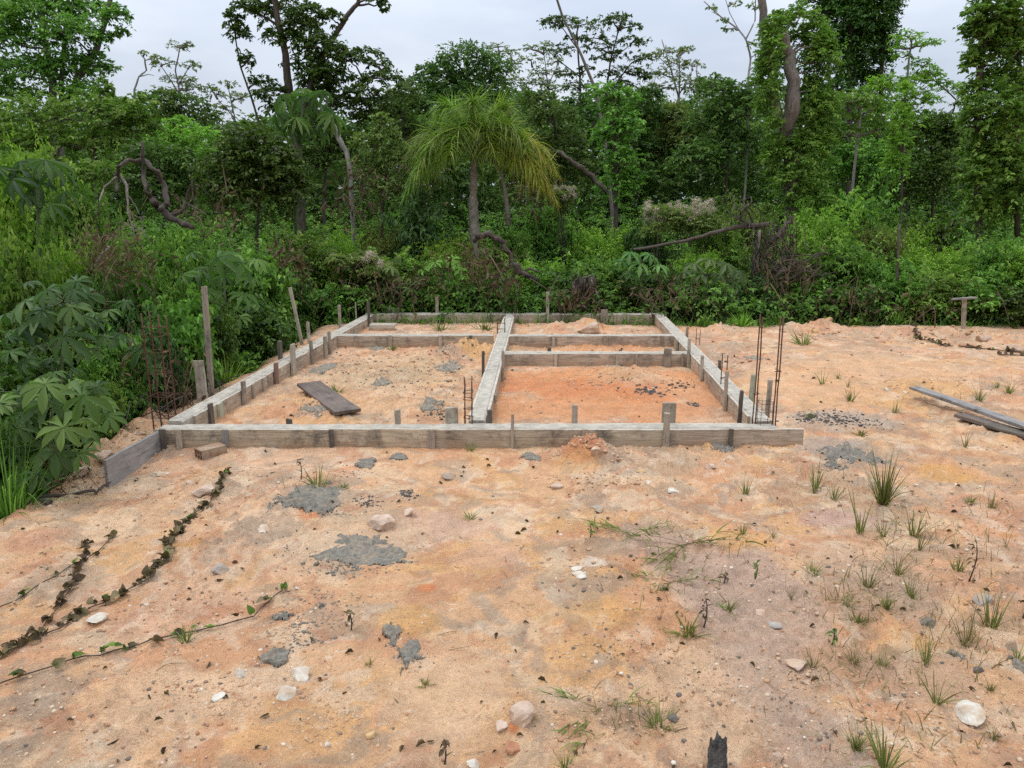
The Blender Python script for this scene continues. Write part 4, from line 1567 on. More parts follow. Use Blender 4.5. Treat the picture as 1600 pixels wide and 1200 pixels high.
# px, py of the foot, height px, kind, label
GRASS = [
    (1380, 788, 96, 'big', "tallest bushy green grass tuft on the lot side of the sand"),
    (1274, 770, 60, 'thin', "thin upright grass tuft nearest below the lot corner of the beam"),
    (1303, 778, 40, 'thin', "small grass tuft beside the thin upright one below the lot corner"),
    (1344, 832, 75, 'thin', "spreading dry green tuft below the tallest bushy tuft"),
    (1428, 838, 62, 'thin', "slim pale tuft beyond the spreading one toward the planks"),
    (1380, 838, 44, 'thin', "loose green tuft between the spreading and slim pale tufts"),
    (1436, 860, 40, 'dry', "yellowing tuft with bent stalks below the slim pale one"),
    (1402, 898, 58, 'dry', "dry branching tuft in the brown weed patch"),
    (1356, 912, 52, 'thin', "green stalks at the edge of the brown weed patch"),
    (1422, 935, 56, 'thin', "fine green tuft in the middle of the brown weed patch"),
    (1496, 892, 48, 'thin', "two bladed sprout near the tall dry stalk"),
    (1385, 952, 40, 'big', "short green bunch low in the brown weed patch"),
    (1322, 945, 40, 'dry', "dark dry bunch with seed heads in the brown weed patch"),
    (1340, 972, 28, 'low', "low green mat below the dark dry bunch"),
    (1448, 1034, 64, 'thin', "upright narrow tuft above the big cracked white rock"),
    (1334, 1036, 52, 'dry', "dry open sprig on reddish grit"),
    (1378, 1040, 48, 'dry', "second dry sprig on reddish grit, nearer the white rock"),
    (1510, 1005, 76, 'dry', "stiff dry clump beside the rounded grey boulder"),
    (1548, 980, 88, 'thin', "tall green stalks beside the rounded grey boulder"),
    (1590, 1032, 52, 'thin', "tuft at the lot side edge by the upright grey stone"),
    (1462, 1098, 70, 'thin', "wide spreading sprig just before the cracked white rock"),
    (1548, 1078, 36, 'thin', "green tuft behind the cracked white rock"),
    (1552, 1155, 40, 'thin', "small light green tuft right of the cracked white rock"),
    (1338, 1168, 64, 'big', "bright green tuft near the bottom edge beside tall stalks"),
    (1382, 1200, 120, 'thin', "tall stalked green sprig at the bottom edge of the photo"),
    (1272, 1036, 44, 'dry', "small dry sprig near the pinkish crusted clod"),
    (1235, 935, 28, 'dry', "short dry sprig on the brown washed ground"),
    (1270, 895, 22, 'low', "tiny green rosette on the brown washed ground"),
    (1075, 982, 40, 'low', "green tuft at the head of the pale sand tongue"),
    (1140, 952, 24, 'low', "flat green tuft on the edge of the washed channel"),
    (1165, 772, 40, 'thin', "forked tuft with twigs before the lot end of the front beam"),
    (985, 838, 40, 'run', "sprawling grass runner on the middle of the near sand, beside the grey lump"),
    (1072, 850, 60, 'run', "sprawling grass runner with the longest blades in the middle of the near sand"),
    (1048, 910, 40, 'run', "flat runner grass below the two longest blade runners"),
    (938, 1108, 60, 'run', "sprawling grass with long runners near the bottom edge"),
    (1030, 1135, 42, 'low', "spiky dark green tuft next to the small black stone"),
    (884, 1200, 60, 'thin', "few broad blades at the bottom edge below the sprawling grass"),
    (735, 704, 14, 'low', "little green tuft at the foot of the front beam"),
    (497, 758, 30, 'low', "green and rusty tuft on top of the upper mortar spill"),
    (538, 762, 14, 'low', "small tuft beside the green and rusty one"),
    (735, 810, 16, 'low', "tiny weed on the pink sand near the middle"),
    (290, 1003, 60, 'thin', "few blades rising through the lowest withered vine"),
    (1328, 626, 34, 'thin', "green tuft on the open lot behind the charcoal"),
    (1310, 592, 20, 'thin', "small tuft farther out on the open lot"),
    (1285, 600, 30, 'thin', "slim tuft on the open lot nearest the tall bars"),
    (1575, 620, 30, 'big', "broad green tuft on the open lot above the planks"),
    (1530, 626, 36, 'thin', "grass tuft with a long stalk above the plank stack"),
    (1558, 605, 20, 'thin', "little tuft beside the broad green one above the planks"),
    (1255, 538, 22, 'low', "weedy tuft near the far edge of the lot"),
    (1325, 605, 18, 'dry', "dry wisp on the open lot"),
    (1345, 680, 16, 'low', "green rosette at the lower edge of the charcoal"),
    (1265, 652, 12, 'low', "green sprig within the charcoal by the lot corner"),
    (1398, 645, 30, 'dry', "dry wisp between charcoal and plank stack"),
    (1508, 700, 30, 'dry', "dry wisp below the plank stack"),
    (1550, 790, 40, 'dry', "dry green stalks near the ochre patch at the lot side"),
    (1515, 785, 14, 'low', "low green rosette near the ochre patch"),
    (1160, 835, 34, 'thin', "small green shoot on the ochre patch in the middle"),
    (1208, 840, 22, 'thin', "little pale tuft just past the ochre patch in the middle"),
    (692, 1050, 0, 'skip', ""),
    (525, 615, 18, 'low', "green weed behind the loose plank"),
    (690, 516, 22, 'low', "weed growing against the back beam near the middle"),
    (757, 515, 20, 'low', "weed at the back beam beside the middle beam"),
    (614, 547, 14, 'low', "sprig at the cross beam cleat in the thicket side room"),
    (665, 1070, 18, 'low', "faint tuft below the ragged mortar blob"),
    (577, 1038, 12, 'low', "star shaped weed on smooth sand left of the ragged mortar"),
]
for (px, py, hp, kind, lab) in GRASS:
    if kind == 'skip':
        continue
    p = gg(px, py)
    me_ = random.choice(TV[kind])
    base_h = {'big': .28, 'thin': .22, 'low': .085, 'dry': .22, 'run': .16}[kind]
    s_ = hp * mpp(p.y) * 1.12 / base_h
    if kind == 'run':
        s_ = max(.8, min(s_, 1.4))
    mt = M['grass_dry'] if kind == 'dry' else M['grass']
    nm = 'dry_grass_tuft' if kind == 'dry' else 'grass_tuft'
    if kind == 'dry':
        o = wrap(nm, me_.copy(), mt, lab, "grass tuft", p, random.uniform(0, 6), s_)
    else:
        o = wrap(nm, me_, mt, lab, "grass tuft", p, 0 if kind == 'run' else random.uniform(0, 6), s_)
    if kind in ('run',):
        TV['run'] = TV['run'][1:] + TV['run'][:1]

lm = LM()
qs = []
for (px, py, rx, ry, n) in ((1400, 900, 110, 60, 260), (1330, 950, 60, 30, 120), (1500, 1000, 90, 60, 170), (1350, 1060, 90, 50, 130), (1540, 850, 60, 60, 90), (1430, 830, 90, 30, 110), (1090, 860, 90, 30, 70), (1050, 940, 90, 40, 60), (960, 1120, 80, 30, 60), (1300, 760, 70, 30, 50), (1450, 620, 140, 30, 70), (1440, 1160, 140, 30, 70), (500, 765, 50, 12, 40)):
    a, b = rng.normal(px, rx * .6, n), rng.normal(py, ry * .6, n)
    qs += [g(u_, v_) for u_, v_ in zip(a, b)]
q = np.array(qs)
q[:, 2] = H(q[:, 0], q[:, 1]) - .004
N = len(q)
d = rng.normal(0, .55, (N, 3)) + UP
lm.blades(q, d, rng.uniform(.03, .16, N) * (.6 + .1 * q[:, 1]), rng.uniform(.002, .004, N), rng.uniform(.1, .8, N), rng.uniform(0, 1, N), 4)
o = lm.build('sparse_weeds', M['grass_dry'])
tag(o, "sparse thin dry stalks coming up through the sand", "weeds", None, "stuff")

# sprouts with broad leaves / dark stalks
SPR = [
    (1180, 905, 34, 1, "dark forked seedling with a leaf tuft on the brown washed ground"), (1131, 910, 22, 0, "shrivelled dark seedling beside the washed channel"),
    (1300, 1008, 34, 1, "seedling with bright green leaves beside a black twig"), (1515, 910, 78, 0, "tall dry dark stalk next to the rounded grey boulder"),
    (548, 985, 40, 0, "short dark stem with basal leaves on pale sand"), (694, 1195, 60, 0, "thin dry seedling at the bottom edge near the white stone"),
    (1100, 975, 60, 0, "wispy bent stalk by the washed channel"), (520, 742, 0, 2, ""), (922, 840, 26, 1, "small leafy seedling in the washed gravel"),
    (1600, 962, 90, 0, "long bent stalk at the lot side edge of the sand"), (470, 750, 40, 0, "dead twiggy seedling on the upper mortar spill"),
]
for (px, py, hp, leafy, lab) in SPR:
    if leafy == 2:
        continue
    p = gg(px, py)
    h = hp * mpp(p.y)
    root = empty('seedling', p, lab, "seedling", "seedlings on the sand")
    k = MB()
    pts = [(math.sin(f * 3) * .06 * h, math.cos(f * 4) * .04 * h, -.01 + f * h) for f in np.linspace(0, 1, 6)]
    k.tube(pts, [.004, .0035, .003, .003, .0025, .0015], 6)
    for f in (2, 3, 4):
        a = random.uniform(0, 6)
        k.tube([pts[f], (pts[f][0] + math.cos(a) * h * .2, pts[f][1] + math.sin(a) * h * .2, pts[f][2] + h * .13)], [.002, .001], 5)
    k.build('stem', M['dead_wood'], root, None, True)
    lm = LM()
    n = 9
    zz = rng.uniform(.35, 1, n) * h
    a = rng.uniform(0, 6.28, n)
    ax = np.stack([np.cos(a), np.sin(a), rng.uniform(-.8, .5, n)], -1)
    lm.leaves(np.stack([np.zeros(n), np.zeros(n), zz], -1), ax, UP + rng.normal(0, .4, (n, 3)), rng.uniform(.02, .04, n), rng.uniform(.008, .018, n), rng.uniform(0, 1, n), T_HI)
    lm.build('leaves', M['leaf_weed'] if leafy else M['leaf_brown'], root)


# ------------------------------------------------------------------ WITHERED VINES
def vine(pix, label, per_m=16, ls=.045, fresh=0.0, Rr=.0029):
    pts = [gg(*q) for q in pix]
    fine = []
    for a, b in zip(pts[:-1], pts[1:]):
        n = max(2, int((b - a).length / .05))
        for i in range(n):
            q = a.lerp(b, i / n)
            x = q.x + (vn(q.x, q.y, 9, 3) - .5) * .03
            y = q.y + (vn(q.x, q.y, 9, 4) - .5) * .03
            fine.append(Vector((x, y, hz(x, y) + .008 + float(vn(x, y, 12, 9)) * .008)))
    root = empty('withered_vine', fine[0], label, "vine", "withered vines creeping over the sand")
    k = MB()
    k.tube([f - fine[0] for f in fine], Rr, 6)
    k.build('stem', M['dead_wood'], root, None, True)
    tot = sum((b - a).length for a, b in zip(fine[:-1], fine[1:]))
    n = int(tot * per_m)
    idx = np.clip((np.linspace(0, 1, n) * (len(fine) - 1) + rng.normal(0, .7, n)).astype(int), 0, len(fine) - 1)
    pos = np.array([fine[i] - fine[0] for i in idx]) + rng.normal(0, .008, (n, 3))
    clus = 2
    pos = np.repeat(pos, clus, 0)
    n *= clus
    pos[:, 2] += .004
    ax = rng.normal(0, 1, (n, 3))
    ax[:, 2] = np.abs(ax[:, 2]) * .9
    lm_ = LM()
    ln_v = ls * rng.uniform(.5, 1.2, n)
    sh = rng.permutation(n)
    pos, ax = pos[sh], ax[sh]
    cut = int(n * fresh)
    T_C = leaf_template([(0, .25), (.16, .5), (.45, .55), (.8, .32), (1, .04)], .55, .45)
    lm_.leaves(pos[cut:], ax[cut:], UP * .5 + rng.normal(0, .7, (n - cut, 3)), ln_v[cut:], ln_v[cut:] * .9, rng.uniform(0, 1, n - cut), T_C)
    lm_.build('leaves', M['leaf_brown'], root)
    if cut > 0:
        l2 = LM()
        l2.leaves(pos[:cut], ax[:cut], UP + rng.normal(0, .4, (cut, 3)), ln_v[:cut], ln_v[:cut] * .7, rng.uniform(0, .6, cut), T_C)
        l2.build('green_leaves', M['leaf_mid'], root)
    return root


vine([(355, 745), (345, 765), (328, 790), (300, 812), (268, 845), (258, 868), (246, 886), (232, 905), (205, 922), (165, 942), (130, 960), (95, 985), (40, 1004), (10, 1022), (-40, 1040)],
     "longest withered vine with crowded brown leaves, ending near the clay brick", 52, .04, .06)
vine([(132, 845), (132, 870), (126, 890), (118, 912), (105, 935), (88, 958), (68, 985), (40, 1000), (0, 1030), (-30, 1050)],
     "short brown vine running down from the forked tip beside the longest one", 34, .036)
vine([(180, 840), (160, 855), (140, 872), (105, 893), (60, 915), (10, 947), (-30, 965)], "thin sparse vine highest on the thicket side of the sand", 12, .038, .35)
vine([(440, 925), (418, 945), (395, 968), (350, 982), (300, 992), (240, 1003), (180, 1018), (130, 1030), (60, 1052), (0, 1072), (-40, 1085)],
     "lowest vine with paired green and brown leaves crossing the near sand", 15, .04, .5)
vine([(1425, 512), (1432, 522), (1450, 532), (1475, 538), (1510, 543), (1560, 548), (1620, 552)], "distant dark vine trailing along the far side of the lot", 16, .055, .1, .006)
vine([(1560, 555), (1590, 556), (1640, 558)], "short distant vine end below the far trailing one", 12, .055, .1, .006)

# ================================================================== VEGETATION
def ground_at(px, py, Y):
    p = at(px, py, Y)
    return Vector((p.x, Y, hz(p.x, Y)))


def limb(k, a, b, r0, r1, sag=.12, n=5):
    a, b = Vector(a), Vector(b)
    L = (b - a).length
    pts, rad = [], []
    w1, w2 = random.uniform(-.08, .08) * L, random.uniform(-.08, .08) * L
    for i in range(n + 1):
        f = i / n
        q = a.lerp(b, f)
        q.z += math.sin(f * math.pi) * sag * L * random.uniform(-.4, 1)
        q.x += math.sin(f * math.pi) * w1
        q.y += math.sin(f * 2 * math.pi) * w2
        pts.append(q)
        rad.append(r0 + (r1 - r0) * f)
    k.tube(pts, rad, 6, .15)


def tree(name, label, Y, trunks, clumps, mat, bark, leaf=.13, lw=.5, dens=2.2, per=7, cat="tree", group=None, reach=.6, droop=.35, up=.3, twigs=True, flat=False, hang=None):
    """trunks: (pixel points, r0 px, r1 px) at distance Y; clumps: (px, py, rx, ry[, dY[, density factor]])"""
    m_ = mpp(Y)
    leaf = leaf * .78
    base = ground_at(trunks[0][0][0][0], trunks[0][0][0][1], Y)
    root = empty(name, base, label, cat, group)
    k = MB()
    nodes = []
    for ti, (pl, r0, r1) in enumerate(trunks):
        pts = [at(a, b, Y + (random.uniform(-.15, .15) if i else 0)) for i, (a, b) in enumerate(pl)]
        if ti == 0:
            pts = [base + Vector((0, 0, -.3))] + pts
        fine, rr = [], []
        for i in range(len(pts) - 1):
            for j in range(4):
                f = j / 4
                q = pts[i].lerp(pts[i + 1], f)
                q += Vector((random.uniform(-1, 1), random.uniform(-1, 1), 0)) * r1 * m_ * .2
                fine.append(q - base)
        fine.append(pts[-1] - base)
        n = len(fine)
        rr = [(r0 + (r1 - r0) * (i / (n - 1))) * m_ * .66 for i in range(n)]
        k.tube(fine, rr, 9, .18)
        nodes += fine
    if clumps:
        lm_ = LM()
        for c in clumps:
            px, py, rx, ry = c[:4]
            dY = c[4] if len(c) > 4 else random.uniform(-.5, .5) * rx * m_ * 1.5
            df = c[5] if len(c) > 5 else 1.0
            ctr = at(px, py, Y + dY) - base
            r = (rx * m_, max(rx, ry) * m_ * .8, ry * m_)
            A = math.pi * r[0] * max(r[2], .1)
            n = int(dens * 2.1 * df * A / (leaf * leaf * lw * .65 * per)) + 3
            lm_.clump(ctr, r, n, per, leaf, lw, reach, up, droop)
            if twigs:
                best = min(nodes, key=lambda q: (q - ctr).length + max(0, q.z - ctr.z) * 1.5)
                limb(k, best, ctr, max(.012, 1.8 * m_), max(.006, .7 * m_))
                for _ in range(3):
                    e = ctr + Vector((random.uniform(-.8, .8) * r[0], random.uniform(-.8, .8) * r[1], random.uniform(-.2, .9) * r[2]))
                    limb(k, ctr, e, max(.006, .7 * m_), .004, .05, 3)
        k.build('trunk', M[bark], root, None, True)
        lm_.build('crown', M[mat], root)
    else:
        k.build('trunk', M[bark], root, None, True)
    return root


# ---- the tall trees, one by one
tree('tall_tree', "big spreading tree with forked grey trunks at the thicket side edge of the sky", 20,
     [([(84, 330), (86, 200), (82, 130), (70, 60), (58, -30)], 11, 6), ([(86, 200), (120, 125), (152, 75), (170, 15), (180, -40)], 8, 4), ([(98, 270), (95, 140), (102, 40)], 7, 4)],
     [(60, 30, 55, 32), (15, 70, 40, 36), (108, 60, 42, 30), (140, 22, 36, 22), (182, 28, 20, 18), (192, 52, 10, 8), (40, 118, 55, 26), (108, 112, 46, 25), (15, 150, 42, 22), (150, 98, 22, 16), (132, 148, 40, 15), (176, 106, 12, 5), (-10, 20, 40, 40), (90, -14, 50, 28), (160, 60, 14, 14)], 'leaf_mid', 'bark_grey', .14, .5, 2.7)
tree('broad_tree', "dark leafy tree filling in under the big forked tree", 17.5, [([(150, 330), (150, 250), (140, 180)], 6, 3)],
     [(50, 190, 60, 34), (130, 172, 46, 24), (185, 190, 42, 34), (222, 168, 26, 20), (160, 232, 60, 30), (90, 230, 60, 30), (20, 230, 45, 30), (165, 140, 12, 16), (215, 205, 34, 24)], 'leaf_mid', 'bark_brown', .14, .5, 2.2)
tree('slender_tree', "slender open tree with wispy pale foliage against the sky", 29, [([(286, 260), (282, 150), (274, 110), (281, 75)], 2.6, 1.2), ([(282, 150), (262, 118), (248, 98)], 1.6, .8), ([(281, 130), (298, 100)], 1.4, .7)],
     [(276, 74, 15, 6), (294, 72, 10, 5), (258, 100, 18, 7), (298, 104, 14, 7), (280, 128, 26, 9), (302, 140, 15, 9), (246, 92, 10, 5), (270, 148, 26, 10)], 'leaf_olive', 'bark_grey', .13, .4, 1.2)
tree('slender_tree', "small wispy tree low on the skyline beside the wide limbed tree", 29, [([(370, 235), (366, 180), (357, 138)], 2.2, 1), ([(367, 185), (340, 155)], 1.4, .7)],
     [(356, 132, 14, 5), (338, 148, 18, 6), (374, 154, 18, 8), (330, 138, 10, 4), (350, 170, 20, 8)], 'leaf_olive', 'bark_grey', .13, .4, 1.2)
tree('bare_tree', "bare twisted grey snag poking above the dark leafy tree", 24, [([(208, 190), (210, 140), (217, 120), (229, 110), (226, 92), (220, 85)], 2.4, 1.4), ([(226, 95), (238, 90), (246, 96)], 1.2, .7), ([(217, 120), (232, 116), (240, 118)], 1.2, .6)],
     [(226, 84, 8, 3)], 'leaf_olive', 'bark_pale', .12, .4, .8)
tree('wide_tree', "tall wide limbed dark tree rising above the radiating leaf sapling", 18.5,
     [([(470, 330), (464, 210), (450, 135), (446, 85), (432, 25), (424, -40)], 11, 6), ([(464, 210), (490, 115), (510, 78), (528, 48), (546, 20), (560, 4), (562, -40)], 7, 4), ([(466, 205), (530, 152), (570, 127), (604, 104)], 5, 2), ([(530, 152), (575, 154), (612, 168)], 3.5, 1.5), ([(432, 230), (404, 190), (392, 150), (376, 105), (368, 60)], 3, 1.5), ([(436, 40), (405, 22), (380, 10)], 3, 1.5)],
     [(478, 28, 30, 20), (500, 74, 32, 20), (452, 62, 14, 15), (520, 30, 16, 12), (484, 104, 36, 14), (512, 116, 28, 14), (545, 93, 22, 8), (572, 84, 24, 7), (592, 100, 22, 7), (600, 124, 30, 10), (560, 124, 20, 6), (545, 166, 32, 13), (592, 166, 36, 15), (392, 14, 26, 14), (414, 22, 18, 16), (374, 58, 13, 24), (386, 96, 11, 10), (440, 2, 20, 12), (600, 8, 10, 7), (586, 0, 12, 6), (430, 150, 32, 14), (450, 172, 36, 12), (500, 152, 26, 26), (360, 30, 10, 14), (576, 186, 30, 12), (410, 130, 18, 9), (470, 50, 30, 22), (520, 90, 30, 18), (495, 130, 30, 20), (560, 145, 30, 10), (425, 60, 14, 14)], 'leaf_dark', 'bark_brown', .13, .5, 2.8)
tree('leaning_dead_tree', "pale bare trunk leaning before the wide limbed tree", 15.5, [([(548, 262), (540, 235), (527, 210), (514, 186)], 5, 7)], [], 'leaf_mid', 'bark_pale')
tree('domed_tree', "dense dome shaped dark tree on the skyline behind the palm", 33, [([(720, 260), (720, 180), (728, 120)], 5, 3)],
     [(690, 118, 32, 20), (728, 96, 42, 22), (770, 112, 34, 20), (700, 146, 40, 26), (752, 138, 44, 22), (652, 140, 26, 18), (664, 112, 14, 10), (730, 160, 60, 25), (640, 170, 30, 22)], 'leaf_far', 'bark_brown', .2, .5, 2.4)
tree('slender_tree', "airy pale tree between the domed dark tree and the tiered tree", 35, [([(862, 230), (858, 150), (850, 85)], 2.4, 1), ([(858, 130), (872, 100)], 1.3, .7), ([(857, 140), (832, 105)], 1.4, .7)],
     [(850, 74, 16, 6), (830, 94, 18, 6), (868, 96, 14, 6), (846, 114, 20, 7), (880, 112, 12, 5), (838, 132, 22, 9), (866, 138, 18, 8), (822, 76, 10, 4)], 'leaf_olive', 'bark_grey', .14, .42, 1.2)
tree('slender_tree', "airy tree touching the domed dark tree on the skyline", 35, [([(790, 240), (786, 150), (780, 85)], 2.2, 1), ([(786, 130), (800, 95)], 1.2, .6)],
     [(778, 74, 16, 5), (796, 84, 16, 6), (764, 88, 14, 6), (804, 100, 12, 5), (786, 112, 20, 8), (800, 130, 20, 9)], 'leaf_olive', 'bark_grey', .14, .42, 1.2)
tree('bare_pole_tree', "long bare leaning trunk slanting across the sky through the tiered tree", 21, [([(956, 330), (946, 225), (932, 145), (907, 82), (880, 28), (858, -40)], 4.8, 2.2)], [], 'leaf_mid', 'bark_grey')
tree('tiered_tree', "tall umbrella tree with flat tiers of foliage in the middle of the skyline", 25,
     [([(912, 310), (908, 200), (906, 120), (902, 62)], 3.6, 1.8), ([(909, 230), (945, 160), (954, 95), (966, 48)], 3, 1.4), ([(948, 150), (985, 100), (1000, 90)], 1.8, .9), ([(906, 120), (880, 100), (862, 85)], 1.6, .8), ([(905, 80), (880, 45), (862, 36)], 1.4, .8), ([(954, 95), (985, 70)], 1.4, .7)],
     [(872, 34, 30, 5), (905, 40, 34, 6), (872, 80, 28, 5), (932, 60, 24, 5), (936, 76, 24, 5), (882, 118, 20, 5), (958, 34, 24, 6), (985, 43, 20, 5), (988, 66, 26, 6), (966, 84, 18, 5), (940, 92, 18, 5), (1004, 94, 18, 6), (980, 112, 26, 6), (898, 60, 15, 4), (916, 108, 14, 5), (862, 36, 22, 5), (972, 26, 14, 4), (950, 118, 20, 6), (900, 136, 22, 7), (970, 136, 26, 9), (1002, 120, 18, 8)], 'leaf_dark', 'bark_brown', .13, .5, 2.0, flat=True)
tree('dying_tree', "half dead tree with forked bare tops past the tiered tree", 29, [([(1062, 240), (1060, 150), (1046, 100), (1034, 62)], 3, 1.2), ([(1061, 180), (1062, 120), (1061, 86)], 2.2, 1.2), ([(1046, 105), (1020, 80)], 1.2, .6), ([(1060, 150), (1082, 110)], 1.6, .8)],
     [(1050, 82, 26, 7), (1072, 80, 14, 6), (1022, 90, 18, 7), (1082, 104, 18, 8), (1040, 118, 28, 9), (1074, 130, 24, 9), (1030, 140, 24, 10), (1056, 100, 20, 8)], 'leaf_olive', 'bark_pale', .13, .42, 1.1)
tree('dying_tree', "bare topped snag standing next to the half dead forked tree", 30, [([(1096, 260), (1094, 160), (1088, 110), (1090, 95)], 2.4, 1), ([(1094, 170), (1110, 130)], 1.4, .7)], [(1100, 128, 16, 7), (1082, 140, 18, 8), (1112, 140, 16, 9)], 'leaf_far', 'bark_pale', .14, .45, 1.3)
tree('vine_column_tree', "bright vine smothered trunk standing behind the palm, toward the tiered tree", 16.5, [([(962, 340), (960, 240), (958, 150)], 6, 4)],
     [(945, 146, 26, 15), (972, 156, 26, 16), (962, 182, 32, 22), (956, 218, 28, 26), (970, 256, 28, 24), (962, 296, 32, 24), (985, 200, 20, 16), (985, 280, 20, 20)], 'leaf_mid', 'bark_brown', .12, .6, 2.2)
tree('bare_tree', "pale nearly leafless tree with curving branches left of the tall vine clad trunk", 23, [([(1168, 230), (1168, 130), (1173, 90), (1166, 62), (1154, 46), (1126, 26), (1100, 2)], 3, 1.1), ([(1166, 60), (1180, 32), (1181, -30)], 1.8, 1), ([(1173, 90), (1190, 80)], 1.4, .8), ([(1154, 46), (1140, 20), (1128, -20)], 1, .6), ([(1126, 26), (1112, 18)], .9, .5)],
     [(1114, 14, 9, 4), (1136, 46, 8, 3), (1150, 6, 9, 4), (1172, 70, 8, 5), (1130, 30, 7, 3), (1178, 10, 8, 5)], 'leaf_olive', 'bark_pale', .12, .45, 1.0)
tree('vine_clad_tree', "tallest thick grey trunk clad in glossy vine leaves, lot side of the forest", 15.5,
     [([(1240, 360), (1236, 250), (1228, 205), (1238, 168), (1240, 128), (1232, 86), (1222, 52)], 21, 12), ([(1226, 215), (1212, 160), (1203, 100), (1194, 40), (1186, -50)], 8, 9)],
     [(1202, 62, 16, 26, .5), (1198, 112, 18, 30, .6), (1270, 60, 26, 28, .5), (1282, 98, 22, 26, .4), (1216, 34, 20, 12, .2), (1250, 26, 26, 14, .3), (1272, 146, 20, 26, .3), (1268, 196, 26, 28, .0), (1258, 246, 36, 34, -.2), (1246, 288, 42, 26, -.2), (1198, 168, 14, 22, .5), (1214, 244, 22, 28, 0), (1288, 70, 16, 14, 0), (1244, 62, 14, 12, .5), (1275, 225, 30, 20, -.1), (1265, 320, 40, 24, -.2), (1225, 100, 14, 20, .7), (1203, 90, 12, 40, -.25, 1.3), (1207, 150, 10, 30, -.25, 1.3), (1275, 110, 22, 60, .3), (1212, 42, 18, 14, -.3), (1196, 130, 14, 40, .2), (1282, 180, 22, 40, 0), (1210, 200, 10, 20, -.2)], 'leaf_mid', 'bark_grey', .11, .42, 2.8)
tree('ivy_tower_tree', "dark leaf choked tall trees with the crown cut by the top of the photo", 23, [([(1330, 260), (1326, 120), (1330, 30), (1334, -40)], 7, 5), ([(1372, 240), (1378, 110), (1384, 20), (1388, -40)], 5, 4), ([(1300, 200), (1292, 60), (1290, -30)], 4, 3)],
     [(1328, 18, 32, 30), (1340, 66, 30, 30), (1328, 112, 26, 22), (1368, 10, 28, 26), (1382, 52, 17, 26), (1376, 100, 16, 22), (1296, 24, 22, 22), (1276, 2, 26, 16), (1300, 62, 10, 12), (1350, -24, 50, 25), (1352, 130, 28, 18), (1310, 140, 20, 18), (1398, 20, 9, 14), (1370, 140, 20, 16), (1335, 45, 40, 50), (1360, 80, 36, 40), (1325, 90, 30, 40), (1350, 10, 46, 30)], 'leaf_dark', 'bark_brown', .14, .5, 2.8)
tree('feathery_tree', "pale green layered tree beside the gap of sky on the lot side", 20, [([(1418, 330), (1412, 180), (1420, 95), (1426, 56)], 3.2, 1.6), ([(1414, 150), (1442, 105)], 1.6, .8), ([(1412, 170), (1385, 140)], 1.6, .8)],
     [(1420, 58, 24, 7), (1446, 70, 20, 6), (1400, 76, 12, 6), (1440, 104, 20, 8), (1456, 116, 15, 8), (1430, 132, 26, 15), (1440, 162, 26, 20), (1382, 140, 30, 18), (1410, 90, 16, 6), (1390, 175, 30, 20), (1430, 200, 28, 24)], 'leaf_bright', 'bark_grey', .12, .42, 1.8)
tree('vine_column_tree', "narrow column of light green vine below the pale layered tree", 17, [([(1408, 340), (1410, 240), (1414, 150)], 3, 2)],
     [(1414, 150, 9, 24), (1408, 190, 12, 26), (1404, 228, 15, 26), (1398, 262, 20, 22)], 'leaf_bright', 'bark_brown', .09, .5, 2.4)
tree('small_tree', "small tree with thin pale forked stem and flat crown beneath the dark leaf choked trees", 16.5, [([(1333, 280), (1340, 220), (1343, 158)], 3.4, 2.4), ([(1340, 225), (1346, 180)], 2, 1.4)],
     [(1342, 148, 30, 7), (1326, 160, 36, 8), (1364, 172, 18, 10), (1318, 186, 26, 9), (1352, 160, 30, 8), (1310, 210, 26, 14), (1372, 205, 24, 14)], 'leaf_mid', 'bark_pale', .12, .45, 2.0)
tree('leaning_tree', "thin leaning branchy tree crossing the gap of sky on the lot side", 25, [([(1466, 250), (1472, 205), (1490, 172), (1494, 156), (1480, 142), (1455, 122)], 2.4, 1.2), ([(1490, 165), (1508, 150)], 1.4, .8)],
     [(1492, 138, 24, 9), (1470, 130, 14, 7), (1502, 164, 14, 7), (1476, 186, 18, 8), (1505, 146, 10, 8), (1450, 118, 14, 7)], 'leaf_mid', 'bark_brown', .13, .5, 1.6)
tree('vine_column_tree', "huge vine smothered tree filling the lot side edge of the photo", 14.5, [([(1530, 370), (1526, 200), (1532, 100), (1545, -30)], 9, 6), ([(1590, 370), (1588, 200), (1594, 60)], 6, 4)],
     [(1556, 30, 36, 26), (1532, 58, 20, 20), (1580, 78, 36, 34), (1526, 108, 20, 24), (1570, 138, 40, 34), (1516, 148, 13, 18), (1530, 188, 24, 26), (1582, 206, 38, 36), (1526, 240, 15, 34), (1592, 268, 28, 36), (1526, 292, 17, 36), (1610, 150, 30, 50), (1516, 92, 9, 8), (1550, -4, 26, 18), (1600, 20, 30, 30), (1556, 250, 24, 34), (1570, 320, 40, 30), (1524, 20, 14, 12), (1512, 45, 8, 7), (1530, 336, 20, 26), (1508, 200, 8, 12), (1560, 90, 44, 50), (1550, 180, 40, 50), (1560, 280, 44, 50), (1545, 50, 34, 34), (1590, 330, 40, 40)], 'leaf_mid', 'bark_brown', .115, .55, 2.6)
